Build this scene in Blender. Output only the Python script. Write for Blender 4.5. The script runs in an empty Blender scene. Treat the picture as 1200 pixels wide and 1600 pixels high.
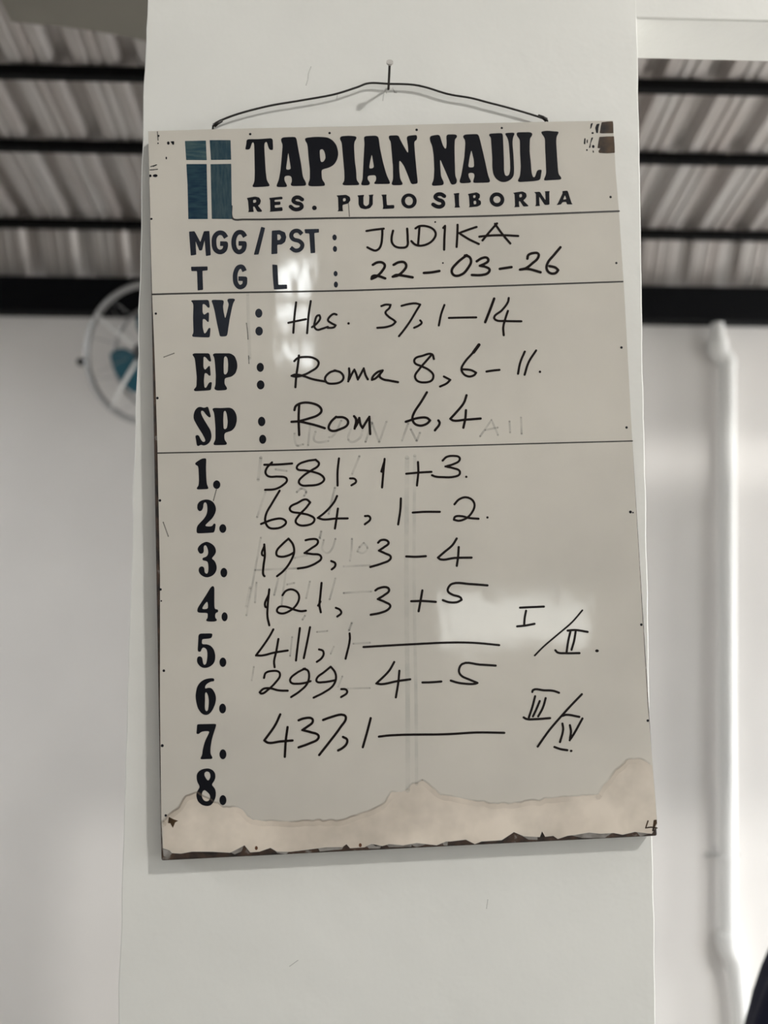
import bpy, bmesh, math, random
from mathutils import Vector, Matrix, noise
from mathutils.geometry import tessellate_polygon
random.seed(7)
sc = bpy.context.scene
COL = sc.collection

# ------------------------------------------------------------------ camera, sky, lamps, exposure
cam_data = bpy.data.cameras.new('camera')
cam = bpy.data.objects.new('camera', cam_data)
COL.objects.link(cam)
CAM_ROT = [[0.999612, -0.007706, -0.026761], [-0.027244, -0.071433, -0.997073], [0.005772, 0.997416, -0.071616]]
CAM_LOC = [-0.04102, -0.97047, 1.58547]
cam.matrix_world = Matrix.Translation(CAM_LOC) @ Matrix(CAM_ROT).to_4x4()
cam_data.sensor_fit = 'VERTICAL'
cam_data.sensor_height = 32.0
cam_data.lens = 24.0
cam_data.clip_start = 0.02
cam_data.dof.use_dof = True
cam_data.dof.focus_distance = 0.955
cam_data.dof.aperture_fstop = 1.5
sc.camera = cam

sc.view_settings.view_transform = 'Standard'
sc.view_settings.look = 'None'
sc.view_settings.gamma = 1.0
sc.view_settings.use_curve_mapping = False
sc.view_settings.exposure = -0.42

world = bpy.data.worlds.new('world')
sc.world = world
world.use_nodes = True
wn = world.node_tree
wn.nodes.clear()
w_out = wn.nodes.new('ShaderNodeOutputWorld')
w_bg = wn.nodes.new('ShaderNodeBackground')
w_tc = wn.nodes.new('ShaderNodeTexCoord')
w_sep = wn.nodes.new('ShaderNodeSeparateXYZ')
w_ramp = wn.nodes.new('ShaderNodeValToRGB')
w_ramp.color_ramp.elements[0].position = 0.47
w_ramp.color_ramp.elements[0].color = (0.60, 0.62, 0.60, 1)
w_ramp.color_ramp.elements[1].position = 0.56
w_ramp.color_ramp.elements[1].color = (0.93, 0.98, 1.0, 1)
w_map = wn.nodes.new('ShaderNodeMath'); w_map.operation = 'MULTIPLY_ADD'
w_map.inputs[1].default_value = 0.5; w_map.inputs[2].default_value = 0.5
wn.links.new(w_tc.outputs['Generated'], w_sep.inputs[0])
wn.links.new(w_sep.outputs['Z'], w_map.inputs[0])
wn.links.new(w_map.outputs[0], w_ramp.inputs[0])
wn.links.new(w_ramp.outputs[0], w_bg.inputs[0])
SKY = 7.5
w_bg.inputs[1].default_value = SKY
w_str = wn.nodes.new('ShaderNodeMapRange')
w_str.inputs['From Min'].default_value = 0.20; w_str.inputs['From Max'].default_value = 0.32
w_str.inputs['To Min'].default_value = SKY; w_str.inputs['To Max'].default_value = SKY * 2.2
wn.links.new(w_sep.outputs['Z'], w_str.inputs['Value']); wn.links.new(w_str.outputs[0], w_bg.inputs[1])
wn.links.new(w_bg.outputs[0], w_out.inputs[0])

def area(name, loc, target, sx, sy, power, color=(1, 1, 1), portal=False):
    d = bpy.data.lights.new(name, 'AREA')
    d.shape = 'RECTANGLE'; d.size = sx; d.size_y = sy
    d.energy = power; d.color = color
    if portal: d.cycles.is_portal = True
    o = bpy.data.objects.new(name, d)
    COL.objects.link(o)
    o.location = loc
    o.rotation_euler = (Vector(target) - Vector(loc)).to_track_quat('-Z', 'Y').to_euler()
    return o

# openings in the walls: (axis wall, a0, a1, z0, z1); a is Y for the right wall, X for the rear wall
REAR_Y, SIDE_X, BACK_Y = -4.2, 4.2, 1.55
RIGHT_OPEN = [(-2.9, -0.7, 0.75, 2.55), (0.25, 1.45, 0.0, 2.3)]
LEFT_OPEN = []
REAR_OPEN = [(-0.68, -0.40, 2.95, 3.72), (0.46, 1.5, 1.02, 1.42)]
for a0, a1, z0, z1 in RIGHT_OPEN:
    area('window_portal', (SIDE_X + .05, (a0 + a1) / 2, (z0 + z1) / 2), (0, (a0 + a1) / 2, (z0 + z1) / 2), a1 - a0, z1 - z0, 1, portal=True)
for a0, a1, z0, z1 in REAR_OPEN:
    area('window_portal', ((a0 + a1) / 2, REAR_Y - .05, (z0 + z1) / 2), ((a0 + a1) / 2, 0, (z0 + z1) / 2), a1 - a0, z1 - z0, 1, portal=True)
# daylight pouring in through the aisle door and the big side window
area('door_daylight', (SIDE_X + .02, 0.85, 1.05), (0, 1.0, 1.3), 1.1, 2.0, 100, (1.0, 0.98, 0.97))
area('window_daylight', (SIDE_X + .02, -1.8, 1.65), (0, 0.2, 1.6), 2.1, 1.7, 5, (1.0, 0.99, 0.98))
# hall lamp under the high roof behind the photographer, then an added fill light
area('hall_lamp_and_fill', (3.7, -3.6, 5.9), (0.0, 0, 1.75), 0.34, 0.34, 285, (1.0, 0.98, 0.94))
area('hall_lamp_and_fill', (-3.2, -0.5, 2.60), (-0.9, 1.5, 0.7), 0.5, 0.5, 46, (0.96, 0.98, 1.0))  # unseen fill, added to brighten the lower left back wall

# ------------------------------------------------------------------ helpers
def tag(o, label=None, cat=None, group=None, kind=None):
    if label: o['label'] = label
    if cat: o['category'] = cat
    if group: o['group'] = group
    if kind: o['kind'] = kind
    return o

def empty(name, loc=(0, 0, 0), rot=(0, 0, 0)):
    o = bpy.data.objects.new(name, None)
    o.empty_display_size = 0.05
    COL.objects.link(o)
    o.location = loc; o.rotation_euler = rot
    return o

def link_mesh(name, verts, faces, mat, parent=None, smooth=False):
    me = bpy.data.meshes.new(name)
    me.from_pydata([tuple(v) for v in verts], [], faces)
    me.update()
    if smooth:
        for p in me.polygons: p.use_smooth = True
    me.materials.append(mat)
    o = bpy.data.objects.new(name, me)
    COL.objects.link(o)
    if parent: o.parent = parent
    return o

class MB:
    """collects shapes into one mesh"""
    def __init__(s): s.v = []; s.f = []
    def add(s, verts, faces):
        n = len(s.v); s.v += [Vector(v) for v in verts]; s.f += [tuple(i + n for i in f) for f in faces]
    def box(s, x0, x1, y0, y1, z0, z1):
        s.add([(x, y, z) for z in (z0, z1) for y in (y0, y1) for x in (x0, x1)],
              [(0, 2, 3, 1), (4, 5, 7, 6), (0, 1, 5, 4), (2, 6, 7, 3), (0, 4, 6, 2), (1, 3, 7, 5)])
    def tube(s, pts, r, n=12, closed=False, radii=None):
        pts = [Vector(p) for p in pts]; m = len(pts); rings = []
        up = None
        for i, p in enumerate(pts):
            a = pts[(i - 1) % m] if (closed or i > 0) else p
            b = pts[(i + 1) % m] if (closed or i < m - 1) else p
            t = (b - a).normalized()
            if up is None:
                up = t.orthogonal().normalized()
            up = (up - t * up.dot(t)).normalized()
            w = t.cross(up)
            rr = radii[i] if radii else r
            rings.append([p + (up * math.cos(k * math.tau / n) + w * math.sin(k * math.tau / n)) * rr for k in range(n)])
        verts = [v for rg in rings for v in rg]; faces = []
        for i in range(m if closed else m - 1):
            j = (i + 1) % m
            for k in range(n):
                k2 = (k + 1) % n
                faces.append((i * n + k, i * n + k2, j * n + k2, j * n + k))
        if not closed:
            faces.append(tuple(reversed(range(n)))); faces.append(tuple((m - 1) * n + k for k in range(n)))
        s.add(verts, faces)
    def ball(s, c, r, sx=1, sy=1, sz=1, nu=16, nv=10):
        c = Vector(c); verts = [c + Vector((0, 0, r * sz))]
        for i in range(1, nv):
            a = math.pi * i / nv
            for k in range(nu):
                b = math.tau * k / nu
                verts.append(c + Vector((r * sx * math.sin(a) * math.cos(b), r * sy * math.sin(a) * math.sin(b), r * sz * math.cos(a))))
        verts.append(c - Vector((0, 0, r * sz))); faces = []
        for k in range(nu):
            faces.append((0, 1 + k, 1 + (k + 1) % nu))
            for i in range(nv - 2):
                a = 1 + i * nu
                faces.append((a + k, a + nu + k, a + nu + (k + 1) % nu, a + (k + 1) % nu))
            l = 1 + (nv - 2) * nu
            faces.append((l + k, len(verts) - 1, l + (k + 1) % nu))
        s.add(verts, faces)
    def build(s, name, mat, parent=None, smooth=False, mw=None, bevel=0, auto=False):
        vs = [mw @ v for v in s.v] if mw else s.v
        o = link_mesh(name, vs, s.f, mat, parent, smooth)
        if auto:
            for p in o.data.polygons: p.use_smooth = True
            m = o.modifiers.new('split', 'EDGE_SPLIT'); m.split_angle = math.radians(40)
        if bevel:
            m = o.modifiers.new('bevel', 'BEVEL'); m.width = bevel; m.segments = 3; m.limit_method = 'ANGLE'
        return o

# ------------------------------------------------------------------ materials
def nmat(name):
    m = bpy.data.materials.new(name); m.use_nodes = True
    nt = m.node_tree
    return m, nt, nt.nodes['Principled BSDF']

def mat(name, col, rough=0.5, metal=0.0, spec=0.5, mottle=0.0, mscale=6.0, col2=None, bump=0.0, bscale=40.0, bdist=0.002, stretch=None, detail=4):
    m, nt, b = nmat(name)
    b.inputs['Base Color'].default_value = (*col, 1)
    b.inputs['Roughness'].default_value = rough
    b.inputs['Metallic'].default_value = metal
    b.inputs['Specular IOR Level'].default_value = spec
    tc = nt.nodes.new('ShaderNodeTexCoord'); src = tc.outputs['Object']
    if stretch:
        mp = nt.nodes.new('ShaderNodeMapping'); mp.inputs['Scale'].default_value = stretch
        nt.links.new(src, mp.inputs[0]); src = mp.outputs[0]
    if mottle or col2:
        n = nt.nodes.new('ShaderNodeTexNoise'); n.inputs['Scale'].default_value = mscale; n.inputs['Detail'].default_value = detail
        nt.links.new(src, n.inputs['Vector'])
        r = nt.nodes.new('ShaderNodeValToRGB')
        r.color_ramp.elements[0].position = 0.35; r.color_ramp.elements[1].position = 0.65
        c2 = col2 if col2 else tuple(c * (1 - mottle) for c in col)
        r.color_ramp.elements[0].color = (*c2, 1); r.color_ramp.elements[1].color = (*col, 1)
        nt.links.new(n.outputs['Fac'], r.inputs[0]); nt.links.new(r.outputs[0], b.inputs['Base Color'])
    if bump:
        n = nt.nodes.new('ShaderNodeTexNoise'); n.inputs['Scale'].default_value = bscale; n.inputs['Detail'].default_value = 3
        nt.links.new(src, n.inputs['Vector'])
        bp = nt.nodes.new('ShaderNodeBump'); bp.inputs['Strength'].default_value = bump; bp.inputs['Distance'].default_value = bdist
        nt.links.new(n.outputs['Fac'], bp.inputs['Height']); nt.links.new(bp.outputs[0], b.inputs['Normal'])
    return m

def faint(name, col, alpha, rough=0.3):
    m = mat(name, col, rough)
    m.node_tree.nodes['Principled BSDF'].inputs['Alpha'].default_value = alpha
    return m

M_PILLAR = mat('pillar_plaster', (0.80, 0.80, 0.765), 0.55, mottle=0.05, mscale=5, bump=0.42, bscale=22, bdist=0.003)
M_WALL = mat('aisle_wall_paint', (0.80, 0.775, 0.755), 0.5, mottle=0.06, mscale=2.2, bump=0.2, bscale=14, bdist=0.004)
M_INNER = mat('hall_wall_paint', (0.47, 0.46, 0.44), 0.6, mottle=0.05, mscale=2)
M_FLOOR = mat('floor_tiles', (0.62, 0.60, 0.56), 0.3, mottle=0.1, mscale=3)
M_ROOF = mat('zinc_sheet', (0.46, 0.44, 0.425), 0.5, metal=0.3, col2=(0.37, 0.335, 0.315), mscale=3.0, stretch=(6, 1.0, 1.0))
M_STEEL = mat('black_paint', (0.004, 0.004, 0.0045), 0.6, spec=0.12)
M_BEAM = mat('black_beam', (0.003, 0.0033, 0.0045), 0.65, spec=0.1)
M_SOFFIT = mat('soffit_board', (0.20, 0.188, 0.16), 0.7, mottle=0.1, mscale=4)
M_PVC = mat('white_pvc', (0.86, 0.86, 0.85), 0.35)
M_CLIP = mat('grey_clip', (0.42, 0.41, 0.39), 0.45)
M_CHROME = mat('fan_wire', (0.42, 0.42, 0.42), 0.28, metal=0.85)
M_DARKPL = mat('fan_dark', (0.035, 0.034, 0.034), 0.5)
M_TEAL = mat('fan_teal', (0.012, 0.10, 0.145), 0.35)
M_NAVY = mat('navy_fabric', (0.0075, 0.009, 0.024), 0.85, spec=0.2, mottle=0.2, mscale=30, bump=0.3, bscale=300)
M_WOOD = mat('raw_board', (0.060, 0.032, 0.020), 0.6, col2=(0.012, 0.008, 0.006), mscale=70, bump=0.6, bscale=60, bdist=0.003)
M_BARE = mat('bare_patch', (0.085, 0.046, 0.018), 0.4, spec=.25, col2=(0.008, 0.006, 0.006), mscale=45)
M_INK = mat('painted_black', (0.0045, 0.005, 0.0085), 0.3, spec=0.22)
M_INK2 = mat('painted_navy', (0.010, 0.012, 0.020), 0.28, spec=0.25, col2=(0.015, 0.019, 0.030), mscale=50)
M_MARK = mat('marker_ink', (0.007, 0.0035, 0.003), 0.3, spec=0.2)
M_RULE = mat('rule_ink', (0.030, 0.028, 0.026), 0.4)
M_BLUE_A = mat('blue_wash', (0.018, 0.055, 0.080), 0.3, spec=.25, col2=(0.062, 0.105, 0.112), mscale=55, stretch=(1, 1, 6), detail=6)
M_BLUE_B = mat('blue_wash_upright', (0.016, 0.045, 0.068), 0.3, spec=.25, col2=(0.048, 0.080, 0.092), mscale=60, stretch=(6, 1, 1), detail=6)
M_BLUE_D = mat('deep_blue_wash', (0.007, 0.026, 0.052), 0.3, spec=.25, col2=(0.022, 0.056, 0.075), mscale=55, stretch=(1, 1, 6), detail=6)
M_GHOST = faint('ghost_ink', (0.20, 0.205, 0.20), 0.17)
M_STREAK = faint('pale_streak', (0.33, 0.38, 0.38), 0.09, .1)
M_SCRATCH = faint('scratch', (0.08, 0.075, 0.07), 0.55)
M_STAINLINE = faint('stain_rim', (0.26, 0.20, 0.15), 0.17, .16)
M_STAINHALO = faint('stain_halo', (0.42, 0.34, 0.26), 0.15, .16)
M_RUST = mat('rusty_nail', (0.10, 0.035, 0.012), 0.7)
M_WIRE = mat('black_wire', (0.014, 0.012, 0.010), 0.4)
M_NAIL = mat('nail_shank', (0.030, 0.024, 0.022), 0.4, metal=0.4)
M_NAILHEAD = mat('nail_head', (0.62, 0.60, 0.57), 0.35, metal=0.3)

def board_paint(name, c1, c2, scale):
    m = mat(name, c1, 0.07, spec=0.85, col2=c2, mscale=scale, detail=5)
    nt = m.node_tree; b = nt.nodes['Principled BSDF']
    tc = [n for n in nt.nodes if n.type == 'TEX_COORD'][0]
    n1 = nt.nodes.new('ShaderNodeTexNoise'); n1.inputs['Scale'].default_value = 9; n1.inputs['Detail'].default_value = 2.5
    mp = nt.nodes.new('ShaderNodeMapping'); mp.inputs['Scale'].default_value = (1.6, 1, 0.8)
    nt.links.new(tc.outputs['Object'], mp.inputs[0]); nt.links.new(mp.outputs[0], n1.inputs['Vector'])
    bp = nt.nodes.new('ShaderNodeBump'); bp.inputs['Strength'].default_value = 0.55; bp.inputs['Distance'].default_value = 0.0020
    nt.links.new(n1.outputs['Fac'], bp.inputs['Height']); nt.links.new(bp.outputs[0], b.inputs['Normal'])
    return m
M_PAINT = board_paint('board_gloss', (0.625, 0.592, 0.530), (0.540, 0.512, 0.462), 5)
M_STAIN = board_paint('board_stained', (0.80, 0.715, 0.615), (0.70, 0.62, 0.53), 11)

def patchy(m, lo, hi, scale):
    nt = m.node_tree; b = nt.nodes['Principled BSDF']
    tc = nt.nodes.new('ShaderNodeTexCoord'); n = nt.nodes.new('ShaderNodeTexNoise')
    n.inputs['Scale'].default_value = scale; n.inputs['Detail'].default_value = 4
    r = nt.nodes.new('ShaderNodeMapRange'); r.inputs['From Min'].default_value = .36; r.inputs['From Max'].default_value = .64
    r.inputs['To Min'].default_value = lo; r.inputs['To Max'].default_value = hi
    nt.links.new(tc.outputs['Object'], n.inputs['Vector']); nt.links.new(n.outputs['Fac'], r.inputs['Value']); nt.links.new(r.outputs[0], b.inputs['Alpha'])
patchy(M_STAIN, .7, 1.0, 14); patchy(M_STAINLINE, .0, .34, 22); patchy(M_STAINHALO, .0, .16, 18); patchy(M_GHOST, .06, .26, 40); patchy(M_STREAK, .03, .16, 30)
_r = [n for n in M_WOOD.node_tree.nodes if n.type == 'VALTORGB'][0].color_ramp
_e = _r.elements.new(0.70); _e.color = (0.17, 0.155, 0.14, 1); _r.elements[1].position = 0.62

# ------------------------------------------------------------------ the setting
def structure(o): return tag(o, kind='structure')

def slab_with_openings(axis, fixed0, fixed1, a0, a1, z0, z1, opens):
    mb = MB()
    def bx(p0, p1, q0, q1):
        if p1 - p0 < 1e-4 or q1 - q0 < 1e-4: return
        if axis == 'x': mb.box(fixed0, fixed1, p0, p1, q0, q1)
        else: mb.box(p0, p1, fixed0, fixed1, q0, q1)
    cur = a0
    for o0, o1, w0, w1 in sorted(opens):
        bx(cur, o0, z0, z1); bx(o0, o1, z0, w0); bx(o0, o1, w1, z1); cur = o1
    bx(cur, a1, z0, z1)
    return mb

ROOF_Y0, ROOF_Z0, SLOPE = 1.47, 2.690, 0.263
def roof_z(y): return ROOF_Z0 + SLOPE * (ROOF_Y0 - y)

M_FLOOR2 = mat('hall_floor', (0.26, 0.24, 0.22), 0.35, mottle=0.1, mscale=3)
mb = MB(); mb.box(-4.3, 4.3, -0.02, 1.65, -0.1, 0.0)
structure(mb.build('floor', M_FLOOR))
mb = MB(); mb.box(-4.3, 4.3, -4.3, -0.02, -0.1, 0.0)
structure(mb.build('floor', M_FLOOR2))
mb = MB(); mb.box(-4.3, 4.3, BACK_Y, BACK_Y + .1, 0, 2.50)
structure(mb.build('wall_back', M_WALL))
structure(slab_with_openings('x', SIDE_X, SIDE_X + .1, -4.3, 1.55, 0, 7.3, RIGHT_OPEN).build('wall_right', M_INNER))
structure(slab_with_openings('x', -SIDE_X - .1, -SIDE_X, -4.3, 1.55, 0, 7.3, LEFT_OPEN).build('wall_left', M_INNER))
structure(slab_with_openings('y', REAR_Y - .1, REAR_Y, -4.2, 4.2, 0, 7.3, REAR_OPEN).build('wall_rear', M_INNER))
for i, (a0, a1, z0, z1) in enumerate(REAR_OPEN):
    mb = MB(); t = 0.03; y0, y1 = REAR_Y - .07, REAR_Y - .03
    mb.box(a0, a0 + t, y0, y1, z0, z1); mb.box(a1 - t, a1, y0, y1, z0, z1)
    mb.box(a0 + t, a1 - t, y0, y1, z0, z0 + t); mb.box(a0 + t, a1 - t, y0, y1, z1 - t, z1)
    if i == 0:
        mb.box(a0 + t, a1 - t, y0, y1, 3.36, 3.47); mb.box(a0 + t, a1 - t, y0, y1, 3.11, 3.24)
    structure(mb.build('window_%d' % (i + 1), M_PVC))
a0, a1, z0, z1 = RIGHT_OPEN[0]
mb = MB(); t = 0.05
for b0, b1, c0, c1 in ((a0, a0 + t, z0, z1), (a1 - t, a1, z0, z1), (a0 + t, a1 - t, z0, z0 + t), (a0 + t, a1 - t, z1 - t, z1), ((a0 + a1) / 2 - .02, (a0 + a1) / 2 + .02, z0 + t, z1 - t)):
    mb.box(SIDE_X + .03, SIDE_X + .07, b0, b1, c0, c1)
structure(mb.build('window_4', M_PVC))

# corrugated roof sheet: tall ribs every 165 mm with two small stiffeners in each pan
def corrugation(x0, x1, pitch, phase):
    pts = []; k0 = int((x0 - phase) / pitch) - 1; k1 = int((x1 - phase) / pitch) + 1
    for k in range(k0, k1 + 1):
        c = phase + k * pitch
        for dx, dz in ((-.032, 0), (-.015, .034), (.015, .034), (.032, 0), (.060, 0), (.065, .006), (.071, .006), (.076, 0), (.092, 0), (.097, .006), (.103, .006), (.108, 0)):
            pts.append((c + dx * pitch / .165, dz))
    return [p for p in pts if x0 <= p[0] <= x1]
PROF = corrugation(-4.25, 4.25, 0.1655, -0.803)
verts = []; faces = []
ROWS = [(BACK_Y + .02, 2.500), (ROOF_Y0, ROOF_Z0), (0.2, roof_z(0.2)), (-4.3, 7.0)]
for y, z in ROWS:
    verts += [(x, y, z + dz) for x, dz in PROF]
n = len(PROF)
for r in range(len(ROWS) - 1):
    for i in range(n - 1):
        faces.append((r * n + i, r * n + i + 1, (r + 1) * n + i + 1, (r + 1) * n + i))
roof = link_mesh('ceiling', verts, faces, M_ROOF)
so = roof.modifiers.new('thick', 'SOLIDIFY'); so.thickness = 0.002; so.offset = 1
structure(roof)

# steel under the roof
for (y, lab) in ((1.452, 'lowest black steel purlin, closest above the thick black beam'),
                 (1.137, 'middle of the three black steel purlins under the corrugated roof'),
                 (0.903, 'topmost black steel purlin, level with the nail and wire')):
    mb = MB(); zc = roof_z(y) - .016; hh = .0135
    mb.box(-4.19, 4.19, y - hh, y + hh, zc - hh, zc + hh)
    tag(mb.build('steel_purlin', M_STEEL, bevel=.003), lab, 'purlin', 'black purlins under the roof')
mb = MB()
mb.box(-4.19, 4.19, 1.485, 1.493, 2.405, 2.520)
mb.box(-4.19, 4.19, 1.493, 1.549, 2.405, 2.413)
mb.box(-4.19, 4.19, 1.493, 1.549, 2.512, 2.520)
tag(mb.build('steel_beam', M_BEAM, bevel=.002), 'thick black steel beam along the top of the white back wall', 'beam')

# soffit board between pillar and roof, upper left
edge = [(-0.84, .690), (-0.78, .698), (-0.726, .703), (-0.62, .724), (-0.55, .746), (-0.40, .785), (-0.20, .81), (0.25, .82)]
vs = [(x, y, 2.80) for x, y in edge] + [(0.25, .13, 2.80), (-0.78, .13, 2.80)]
m = len(vs); vs += [(x, y, z + .02) for x, y, z in vs]
fs = [tuple(range(m)), tuple(reversed(range(m, 2 * m)))] + [((i + 1) % m, i, m + i, m + (i + 1) % m) for i in range(m)]
structure(link_mesh('trim_1', vs, fs, M_SOFFIT))

# pillar with slightly uneven plaster arrises, and the lintel running right from it
XL, XR = (-0.331, 0.3205)
verts = []; faces = []; NZ = 160; TOP = 3.03; D = 0.12
def wob(z, s): return 0.0016 * noise.noise(Vector((s, z * 3.0, 0))) + 0.0012 * noise.noise(Vector((s + 9, z * 17, 3))) + .0006 * noise.noise(Vector((s, z * 60, 1)))
RING = 8
for i in range(NZ + 1):
    z = TOP * i / NZ
    l, r = XL + wob(z, 1) * 1.4, XR + wob(z, 5)
    b = .0014
    verts += [(l, D, z), (l, b, z), (l + b * .4, b * .4, z), (l + b, 0, z), (r - b, 0, z), (r - b * .4, b * .4, z), (r, b, z), (r, D, z)]
for i in range(NZ):
    for k in range(RING):
        a = i * RING + k; b2 = i * RING + (k + 1) % RING
        faces.append((a, b2, b2 + RING, a + RING))
faces.append(tuple(reversed(range(RING)))); faces.append(tuple(NZ * RING + k for k in range(RING)))
pillar = structure(link_mesh('pillar', verts, faces, M_PILLAR, smooth=False))
mb = MB(); mb.box(XR - .01, 4.2, 0.0004, 0.082, 2.322, 3.03)
structure(mb.build('lintel_and_light_block', M_PILLAR, bevel=.003))
mb = MB(); mb.box(-4.2, XL + .01, 0.0004, 0.082, 2.46, 3.03)  # unseen left piece, added to keep high light off the upper back wall
structure(mb.build('lintel_and_light_block', M_PILLAR, bevel=.003))

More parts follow.
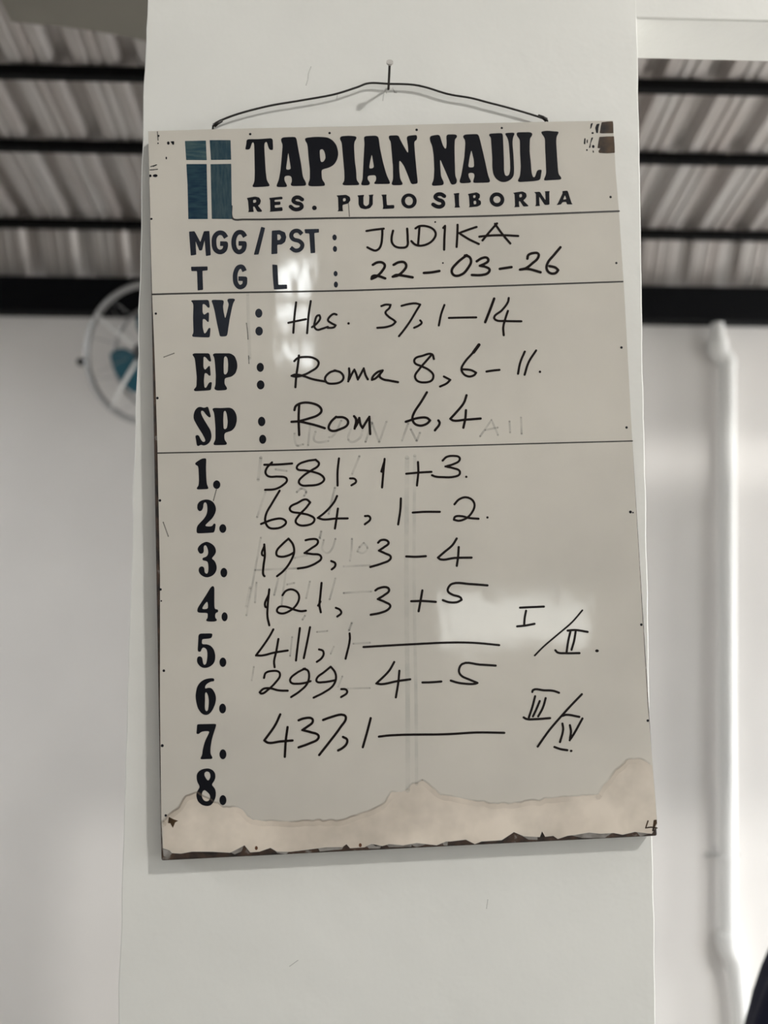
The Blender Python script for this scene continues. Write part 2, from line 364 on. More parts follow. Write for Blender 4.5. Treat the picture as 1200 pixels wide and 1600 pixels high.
# ------------------------------------------------------------------ lettering and marks of the notice board (board millimetres/10, origin at its centre)
ART = {
'title': [('p',[(-1748,4388),(-1600,4385),(-1414,4395),(-1412,4241),(-1428,4234),(-1457,4240),(-1475,4278),(-1489,4347),(-1516,4338),(-1524,4294),(-1522,4185),(-1516,3977),(-1506,3838),(-1470,3778),(-1475,3757),(-1580,3752),(-1679,3749),(-1691,3769),(-1663,3818),(-1655,3941),(-1653,4188),(-1652,4316),(-1663,4346),(-1680,4337),(-1703,4263),(-1723,4249),(-1765,4250),(-1767,4265),(-1752,4324)]),('p',[(-1310,4378),(-1285,4402),(-1218,4404),(-1123,4404),(-1109,4373),(-1090,4234),(-1062,4045),(-1044,3866),(-1004,3791),(-1010,3752),(-1190,3752),(-1206,3777),(-1184,3816),(-1191,3890),(-1276,3892),(-1283,3833),(-1247,3763),(-1257,3742),(-1376,3745),(-1385,3766),(-1354,3835),(-1327,3962),(-1301,4189),(-1290,4308),(-1306,4343)],[(-1221,4202),(-1193,3974),(-1258,3970),(-1237,4099)]),('p',[(-1004,4386),(-913,4397),(-836,4399),(-712,4389),(-646,4348),(-601,4282),(-580,4182),(-593,4103),(-633,4030),(-697,3987),(-793,3964),(-805,3940),(-802,3831),(-766,3781),(-767,3751),(-791,3744),(-934,3743),(-976,3751),(-982,3781),(-957,3835),(-952,3963),(-965,4122),(-970,4261),(-978,4316),(-999,4346)],[(-818,4227),(-779,4234),(-757,4196),(-745,4117),(-771,4068),(-809,4059),(-817,4118)]),('p',[(-554,4380),(-535,4400),(-434,4405),(-343,4393),(-339,4365),(-370,4321),(-377,4257),(-374,4068),(-360,3919),(-361,3810),(-325,3765),(-333,3745),(-438,3745),(-534,3747),(-545,3770),(-517,3804),(-513,3913),(-522,4081),(-530,4250),(-534,4320),(-553,4350)]),('p',[(-248,4378),(-223,4395),(-88,4398),(-56,4374),(-46,4239),(-15,4049),(26,3870),(68,3770),(59,3750),(-132,3753),(-139,3770),(-109,3804),(-111,3873),(-214,3868),(-221,3817),(-189,3776),(-200,3739),(-300,3741),(-306,3764),(-283,3818),(-264,4055),(-241,4303)],[(-153,4152),(-131,3968),(-196,3957),(-178,4053)]),('p',[(73,4386),(94,4395),(200,4396),(217,4343),(270,4232),(315,4146),(317,4241),(301,4381),(422,4396),(440,4382),(436,4328),(399,4308),(402,4159),(412,3940),(423,3751),(394,3742),(337,3738),(294,3873),(251,3993),(197,4069),(191,3935),(200,3806),(230,3756),(221,3731),(97,3731),(83,3755),(107,3808),(112,3997),(102,4216),(96,4316),(75,4346)]),('p',[(602,4367),(633,4381),(730,4394),(747,4323),(767,4243),(803,4187),(817,4272),(815,4392),(933,4391),(957,4373),(951,4348),(925,4324),(916,4219),(911,4020),(908,3831),(929,3781),(918,3737),(893,3722),(850,3719),(820,3804),(768,3944),(721,4069),(721,3965),(725,3826),(760,3755),(748,3716),(614,3710),(597,3730),(627,3789),(642,3927),(641,4126),(627,4246),(603,4307)]),('p',[(1032,4367),(1059,4386),(1228,4390),(1245,4342),(1280,4151),(1317,3931),(1332,3831),(1356,3761),(1342,3736),(1144,3736),(1131,3756),(1158,3825),(1150,3870),(1078,3872),(1080,3817),(1111,3757),(1096,3739),(980,3735),(954,3756),(985,3839),(1035,4077),(1058,4266),(1055,4316),(1035,4342)],[(1132,4179),(1158,4034),(1156,3944),(1079,3946),(1102,4065)]),('p',[(1370,4379),(1385,4391),(1536,4395),(1550,4375),(1549,4204),(1546,4005),(1540,3885),(1551,3830),(1575,3817),(1605,3834),(1623,3903),(1625,4053),(1621,4253),(1610,4323),(1579,4379),(1589,4394),(1696,4398),(1703,4376),(1678,4327),(1669,4252),(1674,4062),(1673,3902),(1665,3823),(1626,3769),(1556,3738),(1498,3739),(1433,3779),(1398,3849),(1391,3949),(1397,4068),(1393,4258),(1393,4338),(1372,4359)]),('p',[(1727,4386),(1745,4400),(1910,4399),(1936,4376),(1927,4346),(1901,4316),(1892,4237),(1886,4127),(1894,3996),(1896,3857),(1912,3792),(1937,3796),(1957,3855),(1976,3890),(2024,3893),(2030,3878),(2015,3814),(2004,3754),(1924,3741),(1730,3733),(1707,3752),(1744,3811),(1760,3940),(1760,4129),(1767,4290),(1755,4320),(1731,4351)]),('p',[(2048,4398),(2076,4408),(2135,4414),(2212,4402),(2275,4398),(2277,4378),(2245,4329),(2238,4248),(2239,4088),(2240,3928),(2244,3828),(2280,3782),(2274,3753),(2147,3749),(2055,3745),(2051,3763),(2084,3832),(2088,3992),(2089,4192),(2095,4312),(2055,4373)])],
'subtitle': [('p',[(-1769,3611),(-1659,3628),(-1606,3614),(-1585,3571),(-1601,3522),(-1628,3509),(-1573,3437),(-1585,3424),(-1636,3425),(-1672,3498),(-1689,3495),(-1683,3436),(-1679,3426),(-1759,3424),(-1743,3441),(-1751,3585)],[(-1686,3583),(-1650,3588),(-1646,3553),(-1684,3542)]),('p',[(-1485,3604),(-1314,3619),(-1309,3583),(-1414,3576),(-1415,3551),(-1339,3555),(-1340,3510),(-1416,3508),(-1413,3472),(-1318,3481),(-1314,3430),(-1485,3421),(-1471,3434),(-1471,3578)]),('s',51,[(-1063,3573),(-1106,3602),(-1157,3595),(-1175,3560),(-1146,3532),(-1084,3511),(-1072,3475),(-1111,3447),(-1171,3450),(-1212,3483)]),('e',-911,3459,30,30),('p',[(-630,3615),(-500,3622),(-453,3591),(-449,3542),(-485,3503),(-552,3489),(-551,3417),(-542,3406),(-626,3405),(-606,3418),(-606,3595)],[(-544,3574),(-511,3579),(-507,3543),(-541,3532)]),('p',[(-363,3609),(-267,3616),(-282,3587),(-284,3488),(-254,3462),(-215,3487),(-205,3595),(-218,3611),(-147,3617),(-161,3594),(-165,3485),(-202,3437),(-263,3423),(-325,3440),(-348,3490),(-345,3588)]),('p',[(-57,3611),(19,3613),(11,3589),(14,3471),(109,3472),(107,3425),(-46,3421),(-33,3442),(-39,3590)]),('e',299,3519,100,100,50,57),('s',52,[(754,3572),(717,3597),(665,3594),(639,3563),(672,3529),(728,3502),(736,3462),(696,3433),(645,3441),(607,3465)]),('p',[(871,3603),(954,3611),(943,3581),(940,3437),(955,3417),(874,3415),(888,3434),(885,3583)]),('p',[(1055,3592),(1175,3613),(1216,3584),(1210,3535),(1186,3518),(1224,3495),(1221,3445),(1176,3423),(1060,3414),(1074,3433),(1071,3568)],[(1125,3571),(1158,3574),(1153,3540),(1127,3535)],[(1127,3497),(1160,3502),(1162,3457),(1129,3452)]),('e',1430,3509,96,96,46,46),('p',[(1637,3593),(1764,3610),(1811,3585),(1818,3539),(1787,3500),(1767,3491),(1822,3430),(1840,3410),(1767,3406),(1724,3482),(1712,3476),(1713,3417),(1720,3403),(1643,3401),(1659,3418),(1660,3577)],[(1723,3571),(1756,3574),(1754,3535),(1721,3528)]),('p',[(1912,3596),(1989,3600),(2057,3483),(2059,3593),(2048,3603),(2121,3605),(2111,3585),(2106,3423),(2044,3420),(1978,3535),(1976,3426),(1987,3412),(1913,3408),(1930,3423),(1936,3576)]),('p',[(2280,3601),(2350,3605),(2393,3435),(2411,3421),(2328,3421),(2326,3457),(2272,3452),(2257,3423),(2192,3415),(2213,3436),(2285,3577)],[(2312,3546),(2328,3492),(2285,3486)])],
'mgg': [('p',[(-2504,3191),(-2434,3194),(-2364,3051),(-2317,3191),(-2247,3193),(-2237,2877),(-2298,2866),(-2311,3072),(-2345,2943),(-2380,2940),(-2424,3062),(-2419,2887),(-2489,2878)]),('s',-61,[(-2038,3100),(-2078,3156),(-2131,3163),(-2179,3119),(-2193,3029),(-2174,2947),(-2126,2915),(-2070,2935),(-2048,2989),(-2047,3021),(-2117,3023)]),('s',-60,[(-1798,3105),(-1837,3160),(-1889,3161),(-1929,3112),(-1945,3022),(-1926,2940),(-1887,2908),(-1834,2929),(-1812,2982),(-1811,3018),(-1884,3020)]),('p',[(-1593,3230),(-1543,3214),(-1635,2869),(-1696,2867)]),('p',[(-1460,3175),(-1363,3180),(-1294,3149),(-1278,3085),(-1297,3022),(-1342,2991),(-1395,2989),(-1398,2872),(-1474,2868)],[(-1391,3125),(-1356,3118),(-1345,3082),(-1363,3051),(-1393,3049)]),('s',-53,[(-1080,3118),(-1126,3163),(-1188,3155),(-1216,3102),(-1191,3056),(-1113,3027),(-1079,2980),(-1107,2923),(-1169,2907),(-1229,2948)]),('p',[(-1047,3183),(-862,3183),(-863,3134),(-922,3130),(-919,2871),(-978,2865),(-987,3126),(-1039,3128)]),('e',-668,3065,28,39),('e',-668,2915,26,39)],
'tgl': [('p',[(-2489,2734),(-2280,2732),(-2281,2680),(-2346,2677),(-2343,2431),(-2412,2424),(-2415,2675),(-2485,2677)]),('s',-59,[(-1817,2658),(-1848,2713),(-1892,2710),(-1928,2652),(-1939,2572),(-1924,2491),(-1881,2453),(-1828,2479),(-1814,2559),(-1898,2563)]),('p',[(-1467,2735),(-1402,2727),(-1398,2470),(-1288,2469),(-1288,2413),(-1455,2409),(-1465,2576)]),('e',-671,2593,25,35),('e',-672,2451,26,39)],
'ev': [('p',[(-2502,2293),(-2481,2302),(-2276,2301),(-2264,2210),(-2274,2196),(-2292,2201),(-2319,2240),(-2354,2253),(-2356,2136),(-2336,2106),(-2298,2139),(-2275,2138),(-2281,2018),(-2297,2014),(-2326,2053),(-2356,2059),(-2360,1954),(-2342,1867),(-2318,1881),(-2284,1942),(-2261,1941),(-2273,1822),(-2296,1818),(-2482,1831),(-2498,1848),(-2476,1881),(-2477,2082),(-2469,2235),(-2477,2269)]),('p',[(-2244,2291),(-2220,2300),(-2099,2293),(-2085,2272),(-2100,2214),(-2093,2137),(-2076,2051),(-2051,2136),(-2025,2241),(-2047,2285),(-2033,2309),(-1958,2308),(-1944,2292),(-1969,2254),(-1989,2182),(-2021,2039),(-2053,1849),(-2068,1825),(-2142,1825),(-2151,1842),(-2180,1996),(-2205,2150),(-2222,2228)]),('e',-1654,2110,45,58),('e',-1656,1880,47,58)],
'ep': [('p',[(-2498,1605),(-2477,1622),(-2282,1616),(-2261,1517),(-2275,1508),(-2294,1518),(-2330,1567),(-2357,1577),(-2362,1439),(-2341,1403),(-2305,1447),(-2281,1461),(-2272,1332),(-2293,1328),(-2320,1362),(-2348,1368),(-2360,1269),(-2355,1183),(-2334,1178),(-2295,1248),(-2258,1251),(-2274,1148),(-2312,1144),(-2478,1140),(-2489,1164),(-2454,1196),(-2447,1319),(-2461,1509),(-2469,1566)]),('p',[(-2245,1597),(-2222,1614),(-2022,1608),(-1967,1570),(-1941,1493),(-1938,1426),(-1963,1351),(-2011,1310),(-2099,1294),(-2106,1223),(-2070,1165),(-2084,1142),(-2200,1139),(-2237,1161),(-2217,1207),(-2210,1330),(-2216,1473),(-2223,1559)],[(-2102,1560),(-2079,1575),(-2059,1544),(-2053,1468),(-2060,1373),(-2084,1338),(-2110,1346),(-2110,1450)]),('e',-1654,1417,45,58),('e',-1656,1194,48,58)],
'sp': [('p',[(-2291,804),(-2310,805),(-2346,844),(-2373,887),(-2400,893),(-2406,864),(-2384,807),(-2331,712),(-2291,644),(-2278,569),(-2294,504),(-2336,463),(-2382,451),(-2414,466),(-2442,448),(-2465,454),(-2473,529),(-2483,585),(-2439,589),(-2417,536),(-2391,498),(-2363,502),(-2358,525),(-2389,592),(-2451,697),(-2495,783),(-2499,830),(-2483,895),(-2446,936),(-2409,942),(-2363,924),(-2325,942),(-2312,932),(-2299,880),(-2282,818)]),('p',[(-2266,907),(-2243,923),(-2150,917),(-2039,920),(-1993,888),(-1963,821),(-1962,746),(-1985,672),(-2028,626),(-2121,603),(-2123,517),(-2091,478),(-2097,455),(-2124,451),(-2253,453),(-2260,475),(-2233,521),(-2230,671),(-2238,812),(-2244,868)],[(-2123,874),(-2100,883),(-2085,835),(-2076,741),(-2087,666),(-2110,648),(-2129,658),(-2131,761)]),('e',-1656,731,46,60),('e',-1649,507,44,57)],
'n1': [('p',[(-2492,236),(-2473,253),(-2407,293),(-2355,294),(-2352,270),(-2358,172),(-2357,53),(-2352,-31),(-2333,-73),(-2339,-92),(-2408,-91),(-2474,-92),(-2479,-71),(-2452,-41),(-2447,36),(-2450,140),(-2453,200),(-2484,213)]),('e',-2231,-40,45,54)],
'n2': [('p',[(-2478,-311),(-2471,-270),(-2439,-233),(-2363,-215),(-2301,-234),(-2261,-277),(-2243,-340),(-2257,-395),(-2293,-456),(-2349,-503),(-2391,-546),(-2336,-555),(-2295,-550),(-2280,-519),(-2253,-524),(-2261,-575),(-2273,-627),(-2297,-633),(-2479,-636),(-2493,-618),(-2487,-549),(-2452,-509),(-2396,-456),(-2364,-405),(-2352,-350),(-2354,-288),(-2367,-256),(-2388,-255),(-2400,-279),(-2403,-321),(-2421,-355),(-2449,-364),(-2472,-342)]),('e',-2169,-586,43,54)],
'n3': [('p',[(-2488,-832),(-2468,-792),(-2430,-759),(-2371,-737),(-2320,-760),(-2273,-799),(-2254,-862),(-2276,-909),(-2318,-949),(-2277,-978),(-2255,-1034),(-2254,-1082),(-2274,-1129),(-2309,-1162),(-2364,-1180),(-2412,-1172),(-2459,-1139),(-2478,-1094),(-2470,-1053),(-2436,-1037),(-2406,-1055),(-2404,-1117),(-2383,-1135),(-2363,-1126),(-2355,-1064),(-2360,-995),(-2380,-977),(-2421,-969),(-2429,-952),(-2420,-935),(-2379,-926),(-2354,-893),(-2356,-837),(-2376,-788),(-2393,-782),(-2410,-801),(-2406,-863),(-2426,-886),(-2460,-885)]),('e',-2169,-1128,42,58)],
'n4': [('p',[(-2308,-1284),(-2288,-1300),(-2292,-1443),(-2294,-1545),(-2284,-1570),(-2250,-1574),(-2248,-1605),(-2278,-1614),(-2288,-1641),(-2287,-1675),(-2265,-1696),(-2274,-1718),(-2349,-1719),(-2396,-1711),(-2399,-1694),(-2379,-1671),(-2377,-1624),(-2387,-1610),(-2489,-1605),(-2506,-1584),(-2498,-1544),(-2446,-1471),(-2375,-1365),(-2333,-1298)],[(-2381,-1467),(-2371,-1508),(-2373,-1563),(-2448,-1563),(-2426,-1520)]),('e',-2173,-1666,37,55)],
'n5': [('p',[(-2495,-1857),(-2327,-1860),(-2326,-1886),(-2340,-1922),(-2434,-1925),(-2453,-1931),(-2457,-1989),(-2399,-1988),(-2349,-2008),(-2313,-2053),(-2295,-2126),(-2302,-2198),(-2332,-2241),(-2384,-2271),(-2435,-2276),(-2478,-2260),(-2513,-2218),(-2523,-2175),(-2511,-2135),(-2479,-2130),(-2454,-2149),(-2448,-2221),(-2430,-2240),(-2408,-2223),(-2392,-2137),(-2394,-2064),(-2415,-2035),(-2444,-2026),(-2462,-2047),(-2470,-2076),(-2499,-2078),(-2510,-2059),(-2502,-1973)]),('e',-2207,-2215,42,57)],
'n6': [('p',[(-2314,-2407),(-2317,-2440),(-2359,-2440),(-2410,-2468),(-2429,-2496),(-2429,-2525),(-2389,-2511),(-2346,-2521),(-2311,-2580),(-2297,-2638),(-2311,-2717),(-2352,-2794),(-2389,-2831),(-2433,-2840),(-2483,-2816),(-2525,-2750),(-2544,-2656),(-2547,-2591),(-2526,-2492),(-2482,-2436),(-2423,-2406),(-2350,-2398)],[(-2416,-2561),(-2395,-2605),(-2387,-2670),(-2395,-2756),(-2406,-2791),(-2428,-2790),(-2438,-2754),(-2432,-2647),(-2433,-2582)]),('e',-2224,-2769,42,59)],
'n7': [('p',[(-2536,-2947),(-2518,-2942),(-2421,-2945),(-2305,-2947),(-2306,-2972),(-2329,-3035),(-2360,-3126),(-2380,-3232),(-2382,-3303),(-2359,-3340),(-2362,-3364),(-2437,-3361),(-2502,-3362),(-2503,-3340),(-2483,-3313),(-2474,-3242),(-2447,-3151),(-2402,-3067),(-2387,-3032),(-2451,-3029),(-2491,-3038),(-2517,-3062),(-2544,-3057),(-2545,-3032),(-2539,-2990)]),('e',-2233,-3313,42,59)],
'n8': [('p',[(-2425,-3467),(-2368,-3485),(-2333,-3525),(-2326,-3575),(-2343,-3624),(-2379,-3665),(-2344,-3702),(-2327,-3745),(-2329,-3808),(-2356,-3871),(-2392,-3908),(-2435,-3916),(-2492,-3903),(-2542,-3862),(-2563,-3804),(-2561,-3755),(-2538,-3714),(-2516,-3683),(-2547,-3629),(-2557,-3572),(-2549,-3523),(-2505,-3482)],[(-2426,-3506),(-2398,-3519),(-2386,-3565),(-2400,-3600),(-2420,-3619),(-2449,-3577),(-2463,-3541),(-2451,-3513)],[(-2467,-3721),(-2439,-3740),(-2404,-3777),(-2396,-3812),(-2409,-3847),(-2441,-3861),(-2477,-3844),(-2497,-3800),(-2493,-3751)]),('e',-2246,-3853,42,59)],
'q1': [('p',[(-2531,4382),(-2265,4382),(-2260,4122),(-2520,4131)])],
'q2': [('p',[(-2217,4386),(-1951,4380),(-1950,4120),(-2206,4124)])],
'q3': [('p',[(-2519,4077),(-2262,4071),(-2264,3348),(-2509,3354),(-2510,3807)])],
'q4': [('p',[(-2213,4068),(-1951,4066),(-1960,3340),(-2213,3349)])],
'r1': [('s',24,[(-1959,3510),(-1960,3368),(-1939,3338),(-1818,3331),(-682,3318),(1160,3295),(3000,3315)])],
'r2': [('s',21,[(-2979,2391),(-2564,2391),(-512,2369),(97,2372),(1567,2376),(2993,2385)])],
'r3': [('s',16,[(-2951,379),(-1498,360),(16,348),(1463,338),(2989,326)])],
'h_judika': [('s',30,[(-260,3138),(-185,3149),(-38,3163)]),('s',30,[(-57,3160),(-61,3073),(-83,2946),(-115,2896),(-156,2879),(-212,2899),(-255,2924)]),('s',30,[(80,3133),(59,3051),(60,2979),(98,2927),(177,2907),(248,2923),(262,3028),(261,3155)]),('s',30,[(419,3178),(406,3060),(390,2933)]),('s',30,[(368,3156),(419,3184),(525,3176),(603,3128),(623,3073),(588,3001),(515,2948),(408,2927),(347,2949),(308,2990)]),('s',30,[(723,3152),(747,3179),(731,3015),(721,2866)]),('s',30,[(908,3189),(898,3047),(882,2898)]),('s',30,[(1150,3154),(1056,3125),(921,3079),(1050,2992),(1168,2930)]),('s',30,[(1218,2975),(1303,3073),(1416,3194)]),('s',30,[(1389,3189),(1464,3069),(1573,2925)]),('s',30,[(1180,3025),(1302,3036),(1498,3035),(1679,3021)])],
'h_date': [('s',34,[(-195,2694),(-142,2722),(-75,2721),(-43,2683),(-80,2611),(-149,2544),(-218,2511),(-205,2545),(-138,2548),(-45,2513)]),('s',34,[(69,2687),(137,2719),(209,2713),(229,2666),(189,2603),(119,2548),(52,2533),(97,2553),(197,2539),(304,2517)]),('s',34,[(450,2570),(546,2575),(648,2590)]),('s',34,[(1006,2787),(877,2687),(805,2586),(836,2527),(938,2540),(1021,2626),(1059,2705),(1039,2763),(983,2783)]),('s',34,[(1131,2703),(1196,2741),(1263,2746),(1280,2710),(1226,2666),(1168,2644),(1246,2624),(1290,2590),(1265,2545),(1185,2522),(1061,2526)]),('s',34,[(1421,2596),(1573,2615)]),('s',34,[(1782,2720),(1796,2765),(1865,2791),(1926,2780),(1919,2727),(1847,2660),(1753,2594),(1680,2579),(1775,2586),(1942,2537)]),('s',34,[(2216,2858),(2124,2756),(2039,2655),(2024,2574),(2066,2522),(2134,2521),(2170,2559),(2134,2594),(2060,2615)])],
'h_ev': [('s',28,[(-1181,2236),(-1208,2049),(-1228,1845)]),('s',28,[(-996,2247),(-1026,2086),(-1055,1835)]),('s',28,[(-1286,1975),(-1170,1997),(-1064,2015)]),('s',28,[(-992,1910),(-932,1954),(-884,2025),(-893,2061),(-921,2055),(-952,1983),(-961,1912),(-927,1875),(-863,1887),(-792,1909)]),('s',28,[(-677,2062),(-709,2073),(-760,2042),(-787,1993),(-748,1956),(-693,1925),(-715,1901),(-793,1895)]),('s',28,[(-107,2156),(-54,2173),(10,2169),(-6,2129),(-58,2072),(-25,2021),(44,1968),(65,1946),(28,1911),(-58,1884),(-169,1877)]),('e',-530,1945,16,16),('s',28,[(148,2151),(227,2170),(327,2178),(386,2161),(337,2087),(246,1945),(149,1818),(100,1762)]),('s',28,[(377,1956),(394,1926),(357,1891),(297,1864)]),('s',28,[(693,2147),(648,2035),(610,1884)]),('s',28,[(742,1977),(873,1977),(1090,1974)]),('s',29,[(1517,2213),(1504,2162),(1420,2055),(1318,1964),(1342,1930),(1442,1917),(1663,1906)]),('s',29,[(1498,2046),(1457,1938),(1428,1837),(1429,1733)]),('s',34,[(1330,2211),(1286,2103),(1201,1909)])],
'h_ep': [('s',29,[(-1167,1552),(-1185,1425),(-1208,1291),(-1223,1150)]),('s',29,[(-1227,1482),(-1187,1518),(-1091,1532),(-988,1516),(-924,1462),(-940,1403),(-1023,1345),(-1113,1303),(-1216,1284),(-1267,1296),(-1222,1310),(-1128,1292),(-1012,1248),(-837,1208)]),('s',29,[(-714,1347),(-789,1323),(-850,1250),(-830,1197),(-749,1180),(-646,1206),(-617,1258),(-649,1318),(-729,1348)]),('s',29,[(-544,1368),(-542,1300),(-560,1203),(-510,1299),(-478,1350),(-458,1297),(-439,1222),(-392,1303),(-360,1362),(-341,1279),(-314,1221)]),('s',30,[(-122,1329),(-185,1311),(-254,1246),(-262,1213),(-217,1230),(-125,1324),(-165,1258),(-129,1219),(-42,1197),(64,1173)]),('s',29,[(529,1455),(508,1516),(385,1500),(287,1462),(285,1413),(364,1369),(458,1317),(512,1250),(493,1185),(403,1159),(307,1183),(281,1241),(338,1329),(439,1441),(508,1516)]),('s',29,[(645,1226),(724,1181),(677,1138),(591,1100)]),('s',29,[(1113,1622),(1027,1521),(916,1401),(871,1312),(901,1246),(964,1216),(1030,1233),(1055,1262),(992,1297),(879,1312)]),('s',29,[(1186,1273),(1267,1283),(1352,1289)]),('s',29,[(1686,1514),(1622,1379),(1585,1232)]),('s',29,[(1831,1524),(1728,1376),(1668,1216)]),('s',42,[(1108,1619),(1035,1526)]),('e',1865,1248,16,16)],
'h_sp': [('s',31,[(-1183,930),(-1195,767),(-1195,545)]),('s',31,[(-1244,861),(-1227,910),(-1153,947),(-1036,943),(-928,892),(-908,839),(-953,789),(-1072,748),(-1175,722)]),('s',31,[(-1285,714),(-1190,715),(-1088,690),(-972,656),(-874,620)]),('s',31,[(-727,759),(-795,695),(-824,614),(-784,583),(-681,602),(-592,651),(-582,702),(-632,746),(-720,754)]),('s',31,[(-503,759),(-479,721),(-502,603),(-458,683),(-439,735),(-427,653),(-403,607),(-356,680),(-312,745),(-313,649),(-310,527)]),('s',31,[(422,1032),(344,912),(250,777),(226,705),(252,639),(324,612),(405,634),(447,673),(408,707),(304,710),(141,667)]),('s',31,[(551,670),(566,637),(502,546)]),('s',31,[(920,978),(884,886),(790,775),(702,686),(736,663),(882,667),(1084,676)]),('s',31,[(904,788),(891,683),(861,567)])],
'h_1': [('s',28,[(-1638,187),(-1477,184),(-1294,191)]),('s',28,[(-1542,213),(-1610,142),(-1625,83),(-1593,42),(-1468,33),(-1376,14),(-1364,-20),(-1419,-78),(-1512,-121),(-1637,-126)]),('s',28,[(-999,228),(-1119,212),(-1227,162),(-1234,122),(-1136,99),(-1031,75),(-927,25),(-902,-23),(-956,-74),(-1089,-92),(-1194,-79),(-1217,-38),(-1165,26),(-1057,96),(-969,153),(-961,186),(-999,225)]),('s',28,[(-710,234),(-733,71),(-739,-105)]),('s',28,[(-581,-21),(-524,-30),(-508,-64),(-567,-108)]),('s',28,[(-142,208),(-165,36),(-187,-148)]),('s',28,[(-151,162),(-189,51),(-165,43)]),('s',28,[(120,12),(275,21),(436,25)]),('s',28,[(273,154),(272,35),(248,-140)]),('s',28,[(582,162),(633,205),(718,216),(794,193),(793,157),(713,111),(614,86),(711,61),(787,24),(785,-19),(706,-48),(566,-46),(482,-36),(441,-18)]),('e',869,-53,15,15)],
'h_2': [('s',28,[(-1458,-143),(-1557,-298),(-1633,-428),(-1645,-520),(-1605,-594),(-1526,-610),(-1434,-587),(-1390,-536),(-1431,-495),(-1536,-495),(-1698,-547)]),('s',28,[(-1085,-302),(-1134,-263),(-1241,-303),(-1337,-359),(-1329,-399),(-1218,-430),(-1101,-461),(-1039,-509),(-1058,-555),(-1144,-585),(-1236,-575),(-1272,-534),(-1233,-463),(-1137,-367),(-1085,-302)]),('s',28,[(-750,-235),(-792,-313),(-916,-441),(-997,-498),(-931,-520),(-786,-515),(-628,-518)]),('s',28,[(-745,-392),(-766,-513),(-790,-638)]),('s',28,[(-413,-497),(-363,-501),(-348,-535),(-419,-599)]),('s',28,[(41,-294),(29,-433),(-6,-616)]),('s',28,[(181,-476),(324,-472),(519,-479)]),('s',28,[(705,-392),(763,-334),(848,-309),(931,-347),(956,-411),(924,-494),(850,-568),(751,-599),(689,-583),(704,-549),(782,-542),(878,-569),(997,-583)]),('e',1109,-571,15,15)],
'h_3': [('s',28,[(-1666,-802),(-1663,-940),(-1683,-1071),(-1686,-1175),(-1674,-1191)]),('s',27,[(-1666,-822),(-1695,-929),(-1667,-940)]),('s',28,[(-1366,-741),(-1440,-804),(-1515,-887),(-1516,-939),(-1458,-961),(-1366,-945),(-1306,-915)]),('s',28,[(-1366,-741),(-1316,-809),(-1302,-908),(-1355,-1031),(-1437,-1133),(-1520,-1197)]),('s',28,[(-1157,-769),(-1097,-758),(-1012,-771),(-1007,-808),(-1088,-870),(-1175,-926),(-1077,-943),(-986,-960),(-971,-1000),(-1028,-1050),(-1148,-1098),(-1263,-1113)]),('s',28,[(-850,-1037),(-802,-1066),(-806,-1105),(-847,-1140)]),('s',29,[(-263,-833),(-230,-805),(-158,-808),(-133,-841),(-190,-890),(-257,-931),(-178,-970),(-115,-1009),(-123,-1044),(-227,-1091),(-370,-1129)]),('s',29,[(78,-1016),(197,-1025),(321,-1022)]),('s',29,[(714,-818),(655,-900),(549,-983),(470,-1046),(501,-1069),(677,-1058),(888,-1062)]),('s',29,[(734,-925),(721,-1041),(699,-1156)])],
'h_4': [('s',27,[(-1620,-1354),(-1644,-1542),(-1651,-1685),(-1632,-1792)]),('s',27,[(-1628,-1412),(-1674,-1564),(-1648,-1574)]),('s',27,[(-1461,-1432),(-1418,-1382),(-1352,-1365),(-1281,-1400),(-1257,-1466),(-1293,-1556),(-1373,-1624),(-1478,-1655),(-1532,-1624),(-1509,-1576),(-1424,-1574),(-1321,-1614),(-1243,-1636),(-1180,-1632)]),('s',28,[(-977,-1301),(-1000,-1477),(-1012,-1567),(-998,-1659)]),('s',27,[(-998,-1529),(-1029,-1577)]),('s',27,[(-813,-1612),(-766,-1636),(-748,-1676),(-799,-1719)]),('s',29,[(-319,-1419),(-282,-1396),(-166,-1392),(-150,-1426),(-213,-1481),(-294,-1526),(-202,-1568),(-143,-1613),(-169,-1656),(-265,-1695),(-388,-1714)]),('s',29,[(117,-1569),(261,-1572),(420,-1589)]),('s',29,[(260,-1442),(233,-1564),(203,-1695)]),('s',29,[(1069,-1412),(851,-1387),(633,-1375),(588,-1412),(574,-1462),(627,-1508),(727,-1548),(740,-1577),(681,-1603),(580,-1599),(508,-1572)])],
'h_5': [('s',27,[(-1584,-1843),(-1629,-1919),(-1710,-2032),(-1804,-2150),(-1726,-2153),(-1583,-2125),(-1416,-2106)]),('s',27,[(-1526,-1962),(-1557,-2115),(-1586,-2230),(-1582,-2301)]),('s',27,[(-1260,-1841),(-1287,-2010),(-1320,-2231)]),('s',27,[(-1136,-1835),(-1177,-2015),(-1224,-2207)]),('s',27,[(-1036,-2109),(-991,-2126),(-980,-2165),(-1007,-2216),(-1067,-2258)]),('s',27,[(-655,-1930),(-654,-1998),(-715,-2235)]),('s',27,[(-491,-2103),(-161,-2097),(201,-2093),(548,-2092),(864,-2108),(1178,-2149)])],
